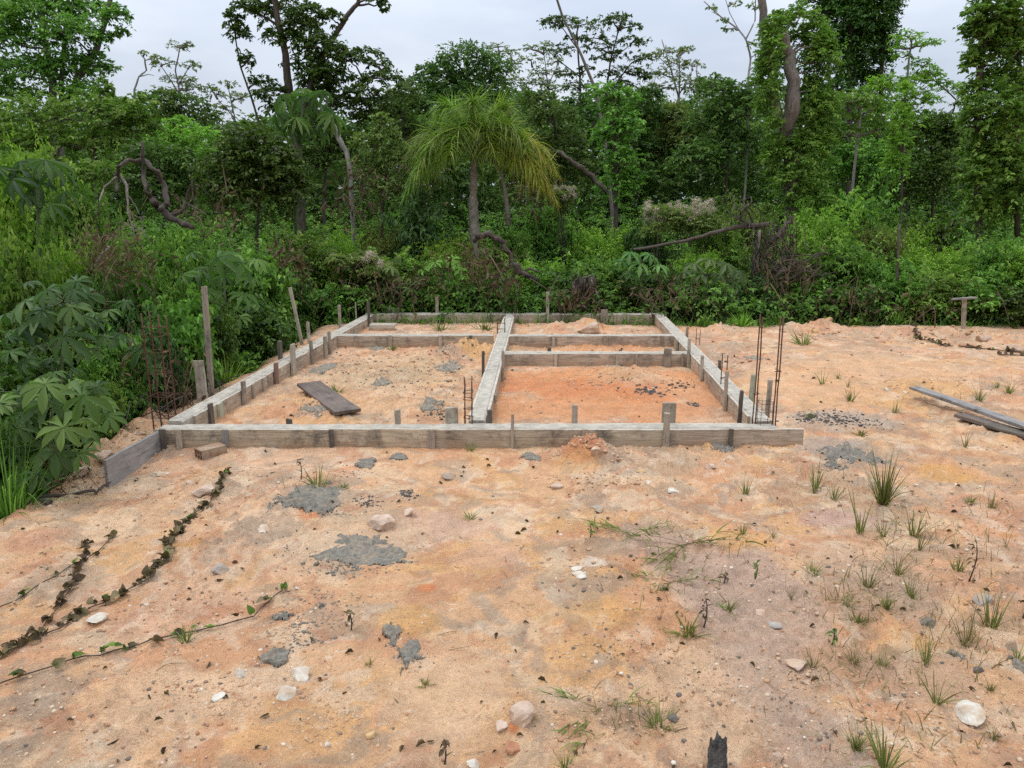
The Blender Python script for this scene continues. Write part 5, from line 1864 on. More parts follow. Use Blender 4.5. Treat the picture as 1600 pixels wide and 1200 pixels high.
MASS = [
    ("dark tree bank between the half dead trees and the tall vine clad trunk", 23, 'leaf_far', .16, [(1130, 150, 40, 20), (1162, 180, 44, 32), (1112, 200, 40, 30), (1150, 240, 50, 34), (1092, 252, 40, 28), (1110, 132, 20, 13), (1180, 140, 16, 14)]),
    ("grey green tree filling in below the half dead forked tree", 25, 'leaf_olive', .15, [(1030, 190, 34, 22), (1060, 230, 40, 28), (1020, 252, 40, 26), (1052, 182, 24, 18), (1078, 206, 28, 22)]),
    ("dark tree standing close behind the palm fronds on their thicket side", 22, 'leaf_far', .15, [(632, 152, 28, 20), (620, 196, 30, 24), (650, 215, 34, 26), (604, 180, 20, 16), (640, 260, 40, 30)]),
    ("round dark glossy tree right beside the radiating leaf sapling", 13.5, 'leaf_dark', .12, [(392, 226, 50, 26), (366, 268, 56, 34), (432, 278, 46, 36), (400, 316, 66, 28), (350, 300, 40, 30), (410, 250, 50, 30), (455, 300, 30, 30)]),
    ("shaded dark tree low on the lot side between pale vine column and huge vine tree", 20, 'leaf_dark', .13, [(1450, 230, 42, 30), (1482, 270, 38, 32), (1402, 292, 40, 26), (1440, 300, 44, 26), (1490, 220, 24, 24), (1466, 196, 28, 18)]),
    ("tall olive willowy shrub tree between leaning pale trunk and palm", 15.5, 'leaf_olive', .10, [(600, 218, 22, 20), (622, 250, 28, 26), (580, 268, 28, 24), (610, 300, 36, 26), (570, 230, 20, 20), (596, 190, 14, 12)]),
    ("yellow green tree top low on the skyline beside the slender wispy tree", 22, 'leaf_bright', .13, [(280, 196, 24, 12), (312, 216, 30, 14), (262, 220, 30, 16), (300, 240, 40, 18)]),
    ("dark spreading tree low behind the slender wispy tree", 26, 'leaf_far', .16, [(290, 165, 36, 14), (255, 155, 26, 14), (320, 185, 26, 14), (270, 185, 34, 16)]),
    ("dark tree behind the palm fronds on their lot side", 21, 'leaf_far', .15, [(860, 190, 40, 26), (840, 160, 30, 18), (884, 230, 34, 28), (850, 250, 40, 30), (900, 270, 34, 30)]),
    ("shadowy tree behind the tiered tree's stems", 24, 'leaf_dark', .15, [(930, 190, 34, 26), (1000, 180, 34, 24), (980, 230, 44, 30), (1010, 150, 24, 14), (905, 165, 22, 18)]),
    ("mid green tree bank below the dark leaf choked trees", 19, 'leaf_mid', .13, [(1300, 250, 36, 28), (1350, 250, 40, 28), (1320, 280, 44, 26), (1370, 272, 34, 26), (1300, 205, 20, 20)]),
    ("leafy tree bank at the thicket side edge below the big forked tree", 13, 'leaf_mid', .12, [(30, 270, 50, 30), (100, 285, 50, 28), (-20, 290, 50, 40), (150, 275, 36, 22)]),
    ("dark small tree behind the twisted dead branch", 14, 'leaf_dark', .11, [(230, 250, 44, 26), (280, 262, 40, 24), (210, 290, 44, 30), (300, 290, 40, 28), (255, 300, 50, 24)]),
    ("dull green tree between wide limbed tree and yellow green tree top", 19, 'leaf_far', .14, [(490, 220, 34, 24), (520, 250, 36, 26), (470, 260, 40, 26), (540, 225, 24, 18), (505, 190, 22, 16)]),
]
for lab, Y, mt, lf, cl in MASS:
    x0 = sum(c[0] for c in cl) / len(cl)
    y1 = max(c[1] for c in cl)
    y0 = min(c[1] for c in cl)
    tree('broad_tree', lab, Y, [([(x0, y1 + 60), (x0 + 6, (y0 + y1) / 2 + 20), (x0 - 4, y0 + 10)], 4.5, 2)], cl, mt, 'bark_brown', lf, .5, 2.4)

# ---- the palm
PY = 15.0
pc = at(742, 240, PY)
pbase = ground_at(740, 360, PY)
root = empty('palm_tree', pbase, "feathery palm with drooping fronds turning yellow on the lot side, centre of the forest edge", "palm tree")
k = MB()
pp_ = [at(741, 420, PY), at(741, 360, PY), at(739, 310, PY), at(740, 270, PY), at(741, 244, PY)]
tp_, tr = [], []
for i in range(4):
    for j in range(7):
        f = j / 7
        q = pp_[i].lerp(pp_[i + 1], f)
        tp_.append(q - pbase)
        tr.append((6.6 + (1.4 if j % 3 == 0 else 0) + (1.2 if i == 1 else 0) - i * .5) * mpp(PY))
tp_[0].z = -.2
k.tube(tp_, tr, 12, .14)
k.build('trunk', M['palm_trunk'], root, None, True)
k = MB()
k.tube([at(741, 252, PY) - pbase, at(741, 236, PY) - pbase, at(743, 205, PY) - pbase, at(744, 180, PY) - pbase], [.085, .075, .04, .015], 10)
k.build('crownshaft', M['stem_green'], root, None, True)


def frond(az, rise, R_, fall, mat, n=80, name='frond'):
    lm_ = LM()
    R_ = R_ * random.uniform(.9, 1.1)
    d = np.array([math.cos(az), math.sin(az), 0])
    t_ = np.linspace(.12, 1, n)
    def P(t):
        return np.array(pc - pbase)[None] + d[None] * (R_ * t)[:, None] + UP * (rise * t - fall * t ** 2.2)[:, None]
    p = P(t_)
    tg = nrmz(np.gradient(p, axis=0))
    sd = nrmz(np.cross(tg, UP))
    sz_ = np.sin(np.clip(t_ * 1.02, 0, 1) * math.pi * .86 + .22) * .52 + .1
    for s_ in (-1, 1):
        for rep in range(2):
            ax = sd * s_ * rng.uniform(.3, 1.0, (n, 1)) + tg * rng.uniform(.1, .8, (n, 1)) + UP * rng.uniform(-.5, .6, (n, 1)) + rng.normal(0, .2, (n, 3))
            lm_.blades(p + rng.normal(0, .01, (n, 3)), ax, sz_ * rng.uniform(.7, 1.2, n), .017, rng.uniform(.15, .85, n), rng.uniform(0, 1, n), 5)
    f_ = lm_.build(name, M[mat], root)
    k2 = MB()
    tt = np.linspace(0, 1, 14)
    k2.tube([tuple(q) for q in P(tt)], list(np.linspace(.022, .004, 14)), 6)
    k2.build('rachis', M['stem_green'], f_, None, True)
    return f_


for az, rise, R_, fall in ((2.9, 1.75, 1.35, 1.85), (3.6, 1.5, 1.3, 1.9), (2.2, 1.95, 1.0, 1.6), (4.3, 1.7, 1.1, 1.8), (1.5, 1.95, .8, 1.5), (5.1, 1.6, 1.0, 1.7), (.7, 1.85, 1.0, 1.6), (5.7, 1.75, 1.05, 1.7), (3.15, 1.15, 1.3, 1.9), (2.55, 1.4, 1.25, 1.8), (4.7, 2.0, .6, 1.2), (3.0, 2.05, .75, 1.25), (.2, 2.05, .75, 1.3)):
    frond(az, rise, R_, fall, 'palm_green')
for az, rise, R_, fall in ((.0, 1.45, 1.6, 1.75), (.35, 1.5, 1.3, 1.9), (-.4, 1.3, 1.25, 1.9), (-.15, 1.0, 1.45, 1.9)):
    frond(az, rise, R_, fall, 'palm_yellow', name='yellowing_frond')
k = MB()
k.tube([at(748, 250, PY) - pbase, at(770, 250, PY) - pbase, at(784, 272, PY) - pbase, at(791, 310, PY) - pbase, at(795, 352, PY) - pbase], [.02, .025, .03, .04, .05], 8, .3)
k.build('dead_frond', M['palm_trunk'], root, None, True)

# ---- plants with radiating leaves
def palmate_plant(name, label, Y, stem, leaves_, size, mat='leaf_palmate', lobes=8, wd=.34, cat="plant", group="plants with radiating leaves", droop=.35, tilt=.35, seed=None, rstem=2.0, tmpl=T_LOBE):
    base = ground_at(stem[0][0], stem[0][1], Y)
    root = empty(name, base, label, cat, group)
    m_ = mpp(Y)
    k = MB()
    sp__ = [at(a, b, Y) - base for a, b in stem]
    sp__ = [Vector((sp__[0].x, 0, -.1))] + sp__
    k.tube(sp__, list(np.linspace(rstem * 1.3, rstem * .8, len(sp__)) * m_), 8, .1)
    c, nn_, sz_ = [], [], []
    top = sp__[-1]
    if len(leaves_) > 16:
        leaves_ = list(leaves_) + [(q[0] + random.uniform(-28, 28), q[1] + random.uniform(-20, 30), q[2] * .7) for q in leaves_]
        leaves_ = [(q[0], q[1], q[2] * random.uniform(.62, 1.0)) + tuple(q[3:]) for q in leaves_]
    for q in leaves_:
        p = at(q[0], q[1], Y + (q[3] if len(q) > 3 else random.uniform(-.35, .35))) - base
        c.append(p)
        out = p - top
        nn_.append((out.x * .8 + random.uniform(-tilt, tilt), out.y * .8 - .35 + random.uniform(-tilt, tilt), 1.0))
        sz_.append((q[2] if len(q) > 2 else size) * m_)
        src = min(sp__[1:], key=lambda s__: (s__ - p).length + max(0, s__.z - p.z) * .5)
        limb(k, src, p, .9 * m_, .6 * m_, .1, 5)
    k.build('stem', M['stem_green'], root, None, True)
    lm_ = LM()
    lm_.palmate(np.array(c), np.array(nn_), np.array(sz_), lobes, None, wd, tmpl, droop)
    lm_.build('leaves', M[mat], root)
    return root


palmate_plant('radiating_leaf_sapling', "slim sapling with an umbrella of big radiating leaves before the wide limbed tree", 14, [(462, 340), (466, 280), (471, 210), (474, 150)],
              [(472, 138, 40), (446, 158, 38), (500, 162, 38), (430, 176, 32), (520, 178, 34), (472, 172, 36), (450, 196, 34), (496, 196, 34), (484, 148, 36), (508, 142, 30), (462, 184, 34), (480, 204, 32), (438, 148, 28), (512, 192, 26)], 36, lobes=10, wd=.2, droop=.7, cat="sapling", rstem=3)
palmate_plant('radiating_leaf_sapling', "sapling with broad radiating leaves at the thicket side edge under the bright shrub", 8.5, [(60, 400), (60, 330), (56, 270)],
              [(30, 252, 46), (70, 250, 44), (96, 266, 40), (20, 280, 44), (62, 285, 40), (100, 300, 36), (40, 305, 36), (-5, 262, 40), (80, 320, 30)], 42, 'leaf_blue', lobes=9, wd=.23, droop=.6, cat="sapling", rstem=3)
palmate_plant('radiating_leaf_plant', "big glossy radiating leaf plant by the front sand, below the other one", 4.9, [(75, 770), (78, 700), (80, 640)],
              [(75, 628, 58, -.2), (128, 618, 52), (28, 612, 50), (110, 600, 44), (160, 634, 42), (50, 660, 50), (100, 668, 52, -.4), (20, 660, 50), (140, 672, 44), (70, 600, 46), (0, 630, 50), (85, 705, 44, -.4), (125, 708, 42, -.3), (40, 700, 48), (60, 590, 40), (150, 605, 36), (-20, 610, 44), (15, 710, 40), (170, 650, 34), (100, 735, 34), (60, 740, 34)], 50, lobes=8, wd=.33, droop=.32, rstem=2.4)
palmate_plant('radiating_leaf_plant', "dark radiating leaf plant standing above the other on the thicket side", 5.7, [(95, 600), (98, 540), (100, 470)],
              [(75, 452, 54, -.3), (40, 470, 44), (110, 480, 52, -.4), (65, 495, 50), (135, 460, 40), (150, 500, 46), (35, 515, 46), (100, 525, 50, -.3), (170, 485, 36), (60, 540, 44), (140, 545, 46), (10, 490, 44), (90, 560, 42), (15, 550, 44), (120, 440, 38), (175, 530, 34), (45, 440, 36)], 48, 'leaf_blue', lobes=8, wd=.33, droop=.35, rstem=2.4)
palmate_plant('radiating_leaf_plant', "radiating leaf plant reaching out between rebar cage and dark plant", 6.6, [(200, 640), (205, 580), (200, 530)],
              [(196, 524, 38), (220, 545, 36), (176, 545, 36), (230, 575, 34), (200, 565, 40), (180, 590, 34), (240, 600, 28), (215, 620, 26)], 36, lobes=8, wd=.3, droop=.4)
palmate_plant('radiating_leaf_plant', "pale radiating leaf plant behind the tall wooden pole", 8.8, [(350, 560), (352, 480), (350, 420)],
              [(340, 402, 36), (375, 410, 36), (310, 420, 34), (395, 435, 30), (350, 430, 36), (325, 455, 32), (380, 460, 32), (285, 430, 28), (362, 395, 28), (300, 395, 26), (400, 405, 26), (345, 480, 30), (375, 495, 28)], 34, lobes=8, wd=.3, droop=.4)
palmate_plant('radiating_leaf_plant', "round bush of dark radiating leaves behind the lot corner of the back beam", 12.7, [(1105, 500), (1105, 460), (1105, 430)],
              [(1085, 412, 24), (1110, 405, 25), (1135, 412, 24), (1155, 425, 22), (1070, 425, 22), (1095, 430, 24), (1125, 430, 25), (1150, 445, 22), (1080, 448, 22), (1110, 450, 24), (1135, 455, 22), (1095, 468, 20), (1162, 440, 18), (1120, 472, 20), (1065, 445, 18), (1150, 462, 18)], 24, lobes=7, wd=.36, droop=.3, mat='leaf_blue')
palmate_plant('radiating_leaf_plant', "low bush of radiating leaves just behind the back beam's middle", 12.5, [(610, 490), (610, 470), (612, 450)],
              [(600, 430, 20), (625, 436, 20), (580, 442, 20), (610, 450, 20), (640, 452, 20), (595, 460, 18), (625, 466, 18), (570, 455, 18), (652, 440, 16), (585, 472, 16), (640, 470, 16), (610, 418, 18)], 20, lobes=7, wd=.34, droop=.3)
palmate_plant('radiating_leaf_plant', "radiating leaf plant under the curved dead branch near the palm", 12.8, [(690, 480), (692, 450), (690, 420)],
              [(680, 410, 20), (705, 405, 20), (660, 420, 18), (695, 425, 20), (720, 420, 18), (675, 435, 18), (710, 440, 18), (690, 450, 18), (650, 436, 16)], 20, lobes=7, wd=.34, droop=.3, mat='leaf_mid')
palmate_plant('radiating_leaf_plant', "leafy radiating plant in the bushes behind the back beam toward the lot", 12.9, [(1000, 480), (1002, 430), (1000, 400)],
              [(985, 395, 22), (1015, 398, 22), (1000, 412, 22), (970, 408, 20), (1030, 415, 20), (985, 425, 20), (1015, 432, 20), (955, 420, 18), (1040, 432, 16)], 20, lobes=7, wd=.34, droop=.3)

# ---- shrubs: a few kinds, each built once and then copied
KIND = {
    'mid': ('leaf_mid', .085, .48, 2.6), 'bright': ('leaf_bright', .075, .45, 2.5), 'dark': ('leaf_dark', .12, .52, 2.6),
    'olive': ('leaf_olive', .065, .4, 2.2), 'blue': ('leaf_blue', .11, .5, 2.6), 'broad': ('leaf_mid', .15, .55, 2.6),
}
PROTO = {}


def shrub_proto(kind, var):
    mt, lf, lw, dens = KIND[kind]
    root = empty('shrub', (0, 0, 0), "shrub", "shrub", "shrubs of the forest edge")
    lm_ = LM()
    k = MB()
    nC = 15
    for i in range(nC):
        a = random.uniform(0, 6.28)
        rr = random.uniform(.15, .72) if i else 0
        z = random.uniform(.3, 1.0) * (1.12 - rr * .75)
        r = random.uniform(.26, .42)
        c = (math.cos(a) * rr, math.sin(a) * rr, z)
        A = math.pi * r * r
        n = int(dens * 1.35 * A / (lf * lf * lw * .65 * 7))
        lm_.clump(c, (r, r, r * .72), n, 7, lf, lw, .75, .35, .35)
        limb(k, (random.uniform(-.06, .06), random.uniform(-.06, .06), -.15), c, .02, .008, .05, 5)
    # long shoots that break the outline
    n = 40
    a = rng.uniform(0, 6.28, n)
    o_ = np.stack([np.cos(a) * .4, np.sin(a) * .4, rng.uniform(.5, 1.0, n)], -1)
    d = np.stack([np.cos(a), np.sin(a), rng.uniform(.2, 1.8, n)], -1)
    lm_.shoots(o_, d, rng.uniform(.4, .8, n), 11, lf, lw, .3)
    k.build('stems', M['bark_brown'], root, None, True)
    lm_.build('foliage', M[mt], root)
    return root


USED = {}


def shrub(kind, px, pytop, wpx, Y, label, name='shrub', sq=1.0):
    if 540 < px < 1060 and Y < 13.2:
        Y += .5
    var = random.randint(0, 1)
    key = (kind, var)
    p = ground_at(px, pytop + 60, Y)
    h = max(.35, at(px, pytop, Y).z - p.z)
    s_ = (wpx * mpp(Y) / 2 / 1.0, wpx * mpp(Y) / 2 / 1.0, h / 1.22)
    if key not in PROTO:
        PROTO[key] = shrub_proto(kind, var)
    src = PROTO[key]
    if key not in USED:
        USED[key] = 1
        src.location = p
        src.scale = s_
        src.rotation_euler = (0, 0, random.uniform(0, 6))
        src["label"] = label
        return src
    return dup(src, p, random.uniform(0, 6.28), s_, label)


SH = [
    ('bright', 30, 196, 150, 9.5, "bright yellow green shrub at the thicket side edge above the broad leaf sapling"),
    ('mid', 110, 275, 130, 9, "mid green shrub between sapling and twisted dead branch"),
    ('olive', 150, 318, 120, 8, "dull olive shrub below the twisted dead branch"),
    ('mid', 20, 345, 150, 7, "leafy green shrub above the dark radiating leaf plant at the edge"),
    ('bright', 105, 360, 90, 7.6, "light green shrub between the edge and the dead branch roots"),
    ('dark', 190, 400, 120, 7.6, "dark shrub behind the rebar cage on the thicket side"),
    ('mid', 250, 372, 130, 9.2, "mid green shrub under the twisted dead branch's thick limb"),
    ('broad', 270, 450, 120, 7.6, "broad leaved shrub directly behind the tall rebar cage"),
    ('blue', 225, 480, 90, 7.0, "bluish green shrub tight behind the cage on the bank"),
    ('dark', 320, 470, 110, 8.4, "dark shrub behind the leaning wide stake and pole"),
    ('mid', 300, 350, 130, 10.5, "mid green shrub beyond the dead branch toward the dark glossy tree"),
    ('dark', 395, 470, 120, 10.0, "dark shrub beside the leaning pale stick"),
    ('broad', 400, 395, 120, 11.0, "broad leaved shrub below the round dark glossy tree"),
    ('mid', 345, 505, 60, 9.2, "low green shrub at the outside foot of the thicket side beam"),
    ('dark', 440, 430, 110, 11.8, "dark shrub near the far thicket corner of the beams"),
    ('broad', 500, 440, 100, 12.6, "broad leaved shrub right at the far thicket corner"),
    ('mid', 470, 355, 130, 13.0, "mid green shrub at the foot of the radiating leaf sapling"),
    ('dark', 560, 425, 100, 12.8, "dark shrub behind the little box of boards"),
    ('bright', 535, 350, 110, 14.5, "bright shrub between sapling foot and olive willowy tree"),
    ('broad', 590, 385, 110, 13.4, "broad leaved shrub above the low radiating bush"),
    ('blue', 655, 318, 110, 15, "rounded bluish green shrub to the thicket side of the palm trunk"),
    ('olive', 600, 335, 90, 15, "olive shrub under the willowy shrub tree"),
    ('mid', 660, 395, 110, 13.2, "mid green shrub in front of the palm's thicket side"),
    ('dark', 745, 432, 100, 12.7, "dark shrub behind the middle beam's end"),
    ('olive', 735, 392, 90, 13.4, "straggly olive shrub at the palm foot under the curved branch"),
    ('bright', 700, 360, 100, 14.6, "bright shrub just before the palm trunk"),
    ('mid', 790, 360, 100, 15.6, "mid green shrub between palm trunk and hanging dead frond"),
    ('bright', 830, 395, 110, 13.6, "bright spreading shrub past the curved dead branch"),
    ('dark', 880, 415, 110, 12.8, "dark arching shrub over the small root mass behind the back beam"),
    ('mid', 860, 318, 100, 16.5, "mid green shrub below the yellow palm fronds"),
    ('mid', 930, 400, 110, 13.2, "mid green shrub behind the broad stake of the back beam"),
    ('bright', 935, 340, 110, 15.5, "bright shrub at the foot of the vine smothered trunk"),
    ('dark', 965, 432, 100, 12.6, "dark shrub behind the back beam's lot end"),
    ('blue', 1010, 340, 90, 15.4, "bluish shrub before the pinkish seed heads"),
    ('dark', 1040, 425, 100, 12.7, "dark shrub between radiating plants behind the lot corner"),
    ('mid', 1130, 350, 100, 15.0, "mid green shrub behind the fallen log"),
    ('dark', 1100, 320, 110, 18, "dark shrub behind the pinkish seed heads toward the vine clad trunk"),
    ('bright', 1090, 385, 90, 13.8, "bright low shrub under the fallen log"),
    ('olive', 1170, 300, 110, 16.5, "olive shrub at the thicket side of the vine clad trunk"),
    ('blue', 1180, 440, 70, 12.9, "bluish shrub beside the uprooted stump near the lot"),
    ('bright', 1290, 300, 130, 14.2, "large bright shrub in front of the vine clad trunk on its lot side"),
    ('mid', 1340, 290, 130, 15, "large mid green shrub below the flat crowned small tree"),
    ('mid', 1265, 365, 100, 13.6, "mid green shrub right behind the uprooted stump"),
    ('mid', 1330, 370, 120, 13.4, "mid green shrub past the uprooted roots"),
    ('olive', 1370, 335, 110, 14.2, "olive shrub with bare stems below the large mid green shrub"),
    ('bright', 1410, 340, 110, 14.6, "bright shrub under the pale vine column"),
    ('mid', 1395, 405, 110, 12.9, "mid green low shrub at the far edge of the lot past the roots"),
    ('dark', 1450, 330, 110, 16, "dark shrub below the shaded dark tree"),
    ('bright', 1470, 372, 120, 13.4, "bright shrub behind and above the T post's thicket side"),
    ('mid', 1465, 420, 110, 12.6, "mid green low shrub just before the bright one by the T post"),
    ('broad', 1540, 430, 110, 12.5, "broad leaved low shrub behind the T post"),
    ('mid', 1550, 365, 120, 13.2, "mid green shrub below the huge vine smothered tree"),
    ('bright', 1600, 375, 110, 12.9, "bright shrub at the lot side edge of the photo"),
    ('dark', 1605, 440, 110, 12.1, "dark low shrub at the lot side edge past the T post"),
    ('dark', 30, 545, 190, 5.8, "dark shrub crowded behind the big radiating leaf plants at the edge"),
    ('mid', 150, 590, 110, 6.0, "small green shrub between the big radiating plant and the cage"),
    ('dark', -20, 640, 150, 4.9, "dark shrub cut by the thicket side edge beside the tall grass"),
    ('mid', 175, 520, 120, 6.6, "green shrub filling the bank behind the dark radiating leaf plant"),
    ('dark', 1320, 440, 90, 12.7, "dark low shrub behind the far clods of the lot"),
]
for kind, px, pt, w, Y, lab in SH:
    shrub(kind, px, pt, w * 1.15, Y, lab)


# shrubs carrying dry, pinkish seed heads
def seedy(px, py, w, h, Y, label, heads):
    base = ground_at(px, py + 60, Y)
    root = empty('seed_head_shrub', base, label, "shrub", "shrubs with dry seed heads")
    m_ = mpp(Y)
    lm_ = LM()
    k = MB()
    l2 = LM()
    for i in range(9):
        x, y = px + random.uniform(-.5, .5) * w, py + random.uniform(.2, 1) * h
        c = at(x, y, Y + random.uniform(-.4, .4)) - base
        limb(k, (c.x * .5, 0, -.1), c, .015, .006)
        lm_.clump(c, (w * .2 * m_, w * .2 * m_, h * .3 * m_), 110, 7, .07, .42, .7)
    for i in range(heads * 2):
        x, y = px + random.uniform(-.5, .5) * w, py + random.uniform(-.15, .5) * h
        c = np.array(at(x, y, Y - .3 + random.uniform(-.3, .3)) - base)
        n = 60
        u = nrmz(rng.normal(0, 1, (n, 3)) + UP * .5)
        l2.blades(np.repeat(c[None], n, 0) + u * .02, u, rng.uniform(.02, .10, n), .009, .3, rng.uniform(0, 1, n), 2)
    k.build('stems', M['bark_brown'], root, None, True)
    lm_.build('foliage', M['leaf_olive'], root)
    l2.build('seed_heads', M['flower'], root)


seedy(1060, 320, 110, 45, 14.6, "shrub topped with pinkish dry seed heads before the dark tree bank", 30)
seedy(880, 296, 36, 30, 16.0, "shrub with one pale dry seed head clump under the yellow palm frond tips", 7)
seedy(560, 400, 90, 26, 12.9, "weedy shrub with a few pale flowers behind the far thicket corner", 7)


# ---- dead wood
def deadwood(name, label, cat, Y, limbs_, mat='dead_wood', extra=None):
    base = ground_at(limbs_[0][0][0][0], limbs_[0][0][0][1], Y)
    root = empty(name, base, label, cat)
    m_ = mpp(Y)
    for i, (pl, r0, r1, part, mt) in enumerate(limbs_):
        pts = [at(a, b, Y + random.uniform(-.12, .12)) - base for a, b in pl]
        fine = []
        for a, b in zip(pts[:-1], pts[1:]):
            for j in range(4):
                fine.append(a.lerp(b, j / 4) + Vector((random.uniform(-1, 1), random.uniform(-1, 1), random.uniform(-1, 1))) * r1 * m_ * .5)
        fine.append(pts[-1])
        k = MB()
        k.tube(fine, [r_ * random.uniform(.72, 1.05) for r_ in np.linspace(r0, r1, len(fine)) * m_ * .8], 9, .55)
        for _ in range(len(fine) // 5):
            q = random.choice(fine[2:])
            e = q + Vector((random.uniform(-1, 1), random.uniform(-.6, .6), random.uniform(-.3, 1))) * random.uniform(8, 22) * m_
            limb(k, q, e, .6 * m_, .3 * m_, .1, 4)
        k.build(part, M[mt], root, None, True)
    return root, base


deadwood('twisted_dead_branch', "twisted dark dead branch arching in a loop out of the thicket", "dead branch", 8.6, [
    ([(300, 356), (272, 344), (248, 326), (238, 312)], 5, 8, 'trunk', 'dead_wood'),
    ([(250, 328), (262, 318), (256, 286), (242, 264), (222, 251), (202, 251), (186, 262), (180, 276), (182, 300)], 5.5, 3.5, 'branch', 'dead_wood'),
    ([(240, 316), (228, 300), (224, 268), (222, 222)], 5, 3.5, 'branch', 'dead_wood'),
    ([(262, 340), (284, 330), (292, 312), (300, 284)], 5, 1.5, 'branch', 'dead_wood'),
    ([(290, 318), (306, 325), (322, 336)], 2.5, 1, 'branch', 'dead_wood'),
    ([(183, 268), (198, 290), (200, 328), (208, 360), (212, 385)], 3, 1.2, 'root', 'dead_pale'),
    ([(200, 305), (212, 322), (218, 335)], 1.3, .6, 'root', 'dead_pale'),
    ([(200, 332), (220, 342), (224, 376)], 1.6, .7, 'root', 'dead_pale'),
    ([(182, 276), (164, 292), (154, 318), (152, 336)], 2.4, 1.2, 'root', 'dead_pale'),
    ([(208, 360), (222, 358), (232, 374)], 1.2, .6, 'root', 'dead_pale')])
deadwood('curved_dead_branch', "curved brown dead stump bending over behind the middle beam, below the palm", "dead branch", 12.9, [
    ([(742, 376), (748, 368), (764, 366), (782, 376), (796, 396), (804, 416), (818, 428), (840, 436)], 7, 6, 'trunk', 'dead_wood'),
    ([(800, 412), (786, 424), (776, 440)], 4, 2, 'root', 'dead_wood'), ([(806, 420), (800, 440), (792, 462)], 4, 2, 'root', 'dead_wood'), ([(815, 425), (830, 420), (842, 425)], 3, 1.5, 'root', 'dead_wood')])
deadwood('dead_snag', "thin broken dead stem upright among the lot side shrubs", "dead stem", 12.6, [([(1402, 440), (1404, 400), (1406, 350)], 3.5, 2.2, 'trunk', 'dead_wood')])
deadwood('dead_snag', "dark dead branch slanting up behind the vine smothered trunk near the yellow fronds", "dead branch", 16.2, [([(950, 300), (915, 268), (890, 250), (872, 238)], 5, 4, 'trunk', 'dead_wood')])
deadwood('dead_snag', "short pale broken trunk among the thicket side shrubs above the rebar cage", "dead stem", 7.4, [([(150, 420), (158, 398), (170, 385)], 4, 3, 'trunk', 'dead_pale')])
root, base = deadwood('fallen_tree', "fallen grey log with its torn root plate at the forest edge behind the tall bars", "fallen tree", 13.2, [
    ([(1200, 352), (1150, 354), (1110, 366), (1060, 379), (990, 390)], 5.2, 2.8, 'trunk', 'dead_wood'),
    ([(1184, 356), (1166, 348), (1146, 338)], 4, 2, 'branch', 'dead_wood'),
    ([(1240, 340), (1222, 362), (1204, 380)], 5, 6, 'branch', 'dead_wood'),
    ([(1184, 450), (1184, 400), (1187, 360)], 3, 3.5, 'branch', 'dead_pale')])
k = MB()
for i in range(120):
    x = random.uniform(1172, 1244)
    y0 = random.uniform(345, 410)
    pts = [at(x + random.uniform(-16, 16) * f + 4 * math.sin(f * 7 + i), y0 + f * random.uniform(25, 85), 13.1 + random.uniform(-.25, .3)) - base for f in (0, .25, .5, .75, 1)]
    r_ = random.choice([.004, .005, .006, .008, .012])
    k.tube(pts, [r_, r_ * .9, r_ * .8, r_ * .7, r_ * .4], 5)
for i in range(26):
    x0, y0 = random.uniform(1185, 1225), random.uniform(400, 450)
    x1, y1 = random.uniform(1245, 1312), random.uniform(395, 440)
    Yr = 13 + random.uniform(-.3, .2)
    pts = [at(x0 + (x1 - x0) * f, y0 + (y1 - y0) * f - math.sin(f * 3) * random.uniform(-8, 14), Yr) - base for f in (0, .25, .5, .75, 1)]
    r_ = random.choice([.007, .009, .012, .016, .028])
    k.tube(pts, [r_, r_ * .9, r_ * .7, r_ * .5, r_ * .3], 6, .2)
for i in range(14):
    x0, y0 = random.uniform(1130, 1180), random.uniform(300, 330)
    pts = [at(x0 + 10 * math.sin(f * 3 + i), y0 + f * random.uniform(20, 48), 13.2 + random.uniform(-.3, .3)) - base for f in (0, .25, .5, .75, 1)]
    k.tube(pts, [.008] * 5, 5)
k.build('root_plate', M['dead_wood'], root, None, True)
root, base = deadwood('root_mass', "small dark root mass hanging under the arching shrub behind the back beam", "roots", 12.5, [([(900, 480), (902, 455), (912, 435), (926, 430)], 3, 1.5, 'root', 'dead_wood'), ([(930, 482), (932, 458), (924, 436)], 2.5, 1.2, 'root', 'dead_pale')])
k = MB()
for i in range(70):
    x, y0 = random.uniform(893, 932), random.uniform(428, 450)
    pts = [at(x + random.uniform(-5, 5) * f, y0 + f * random.uniform(25, 50), 12.5 + random.uniform(-.2, .2)) - base for f in (0, .33, .66, 1)]
    k.tube(pts, [.012, .01, .007, .004], 5)
k.build('fine_roots', M['dead_wood'], root, None, True)
# cut stems heaped behind the rebar cage
b0 = ground_at(270, 620, 6.9)
root = empty('brushwood_pile', b0, "heap of dry cut stems lying behind the rebar cage on the bank", "brushwood")
k = MB()
for i in range(320):
    Yr = random.uniform(6.3, 8.2)
    p = at(random.uniform(190, 335), 600, Yr)
    p.z = hz(p.x, Yr) + random.uniform(.0, .22)
    an = random.gauss(-.5, .6)
    L = random.uniform(.3, .95)
    q = p + Vector((math.cos(an) * L, math.sin(an) * L * .6, random.uniform(-.12, .14)))
    bx0, bx1 = BEAM['left']
    lim = lambda v_: bx0.x + (bx1.x - bx0.x) * (v_.y - bx0.y) / (bx1.y - bx0.y) - .2
    if p.x > lim(p) or q.x > lim(q):
        continue
    mid_ = p.lerp(q, .5) + Vector((0, 0, random.uniform(-.02, .06)))
    k.tube([p - b0, mid_ - b0, q - b0], [.006, .005, .003], 5)
k.build('stems', M['dead_wood'], root, None, True)
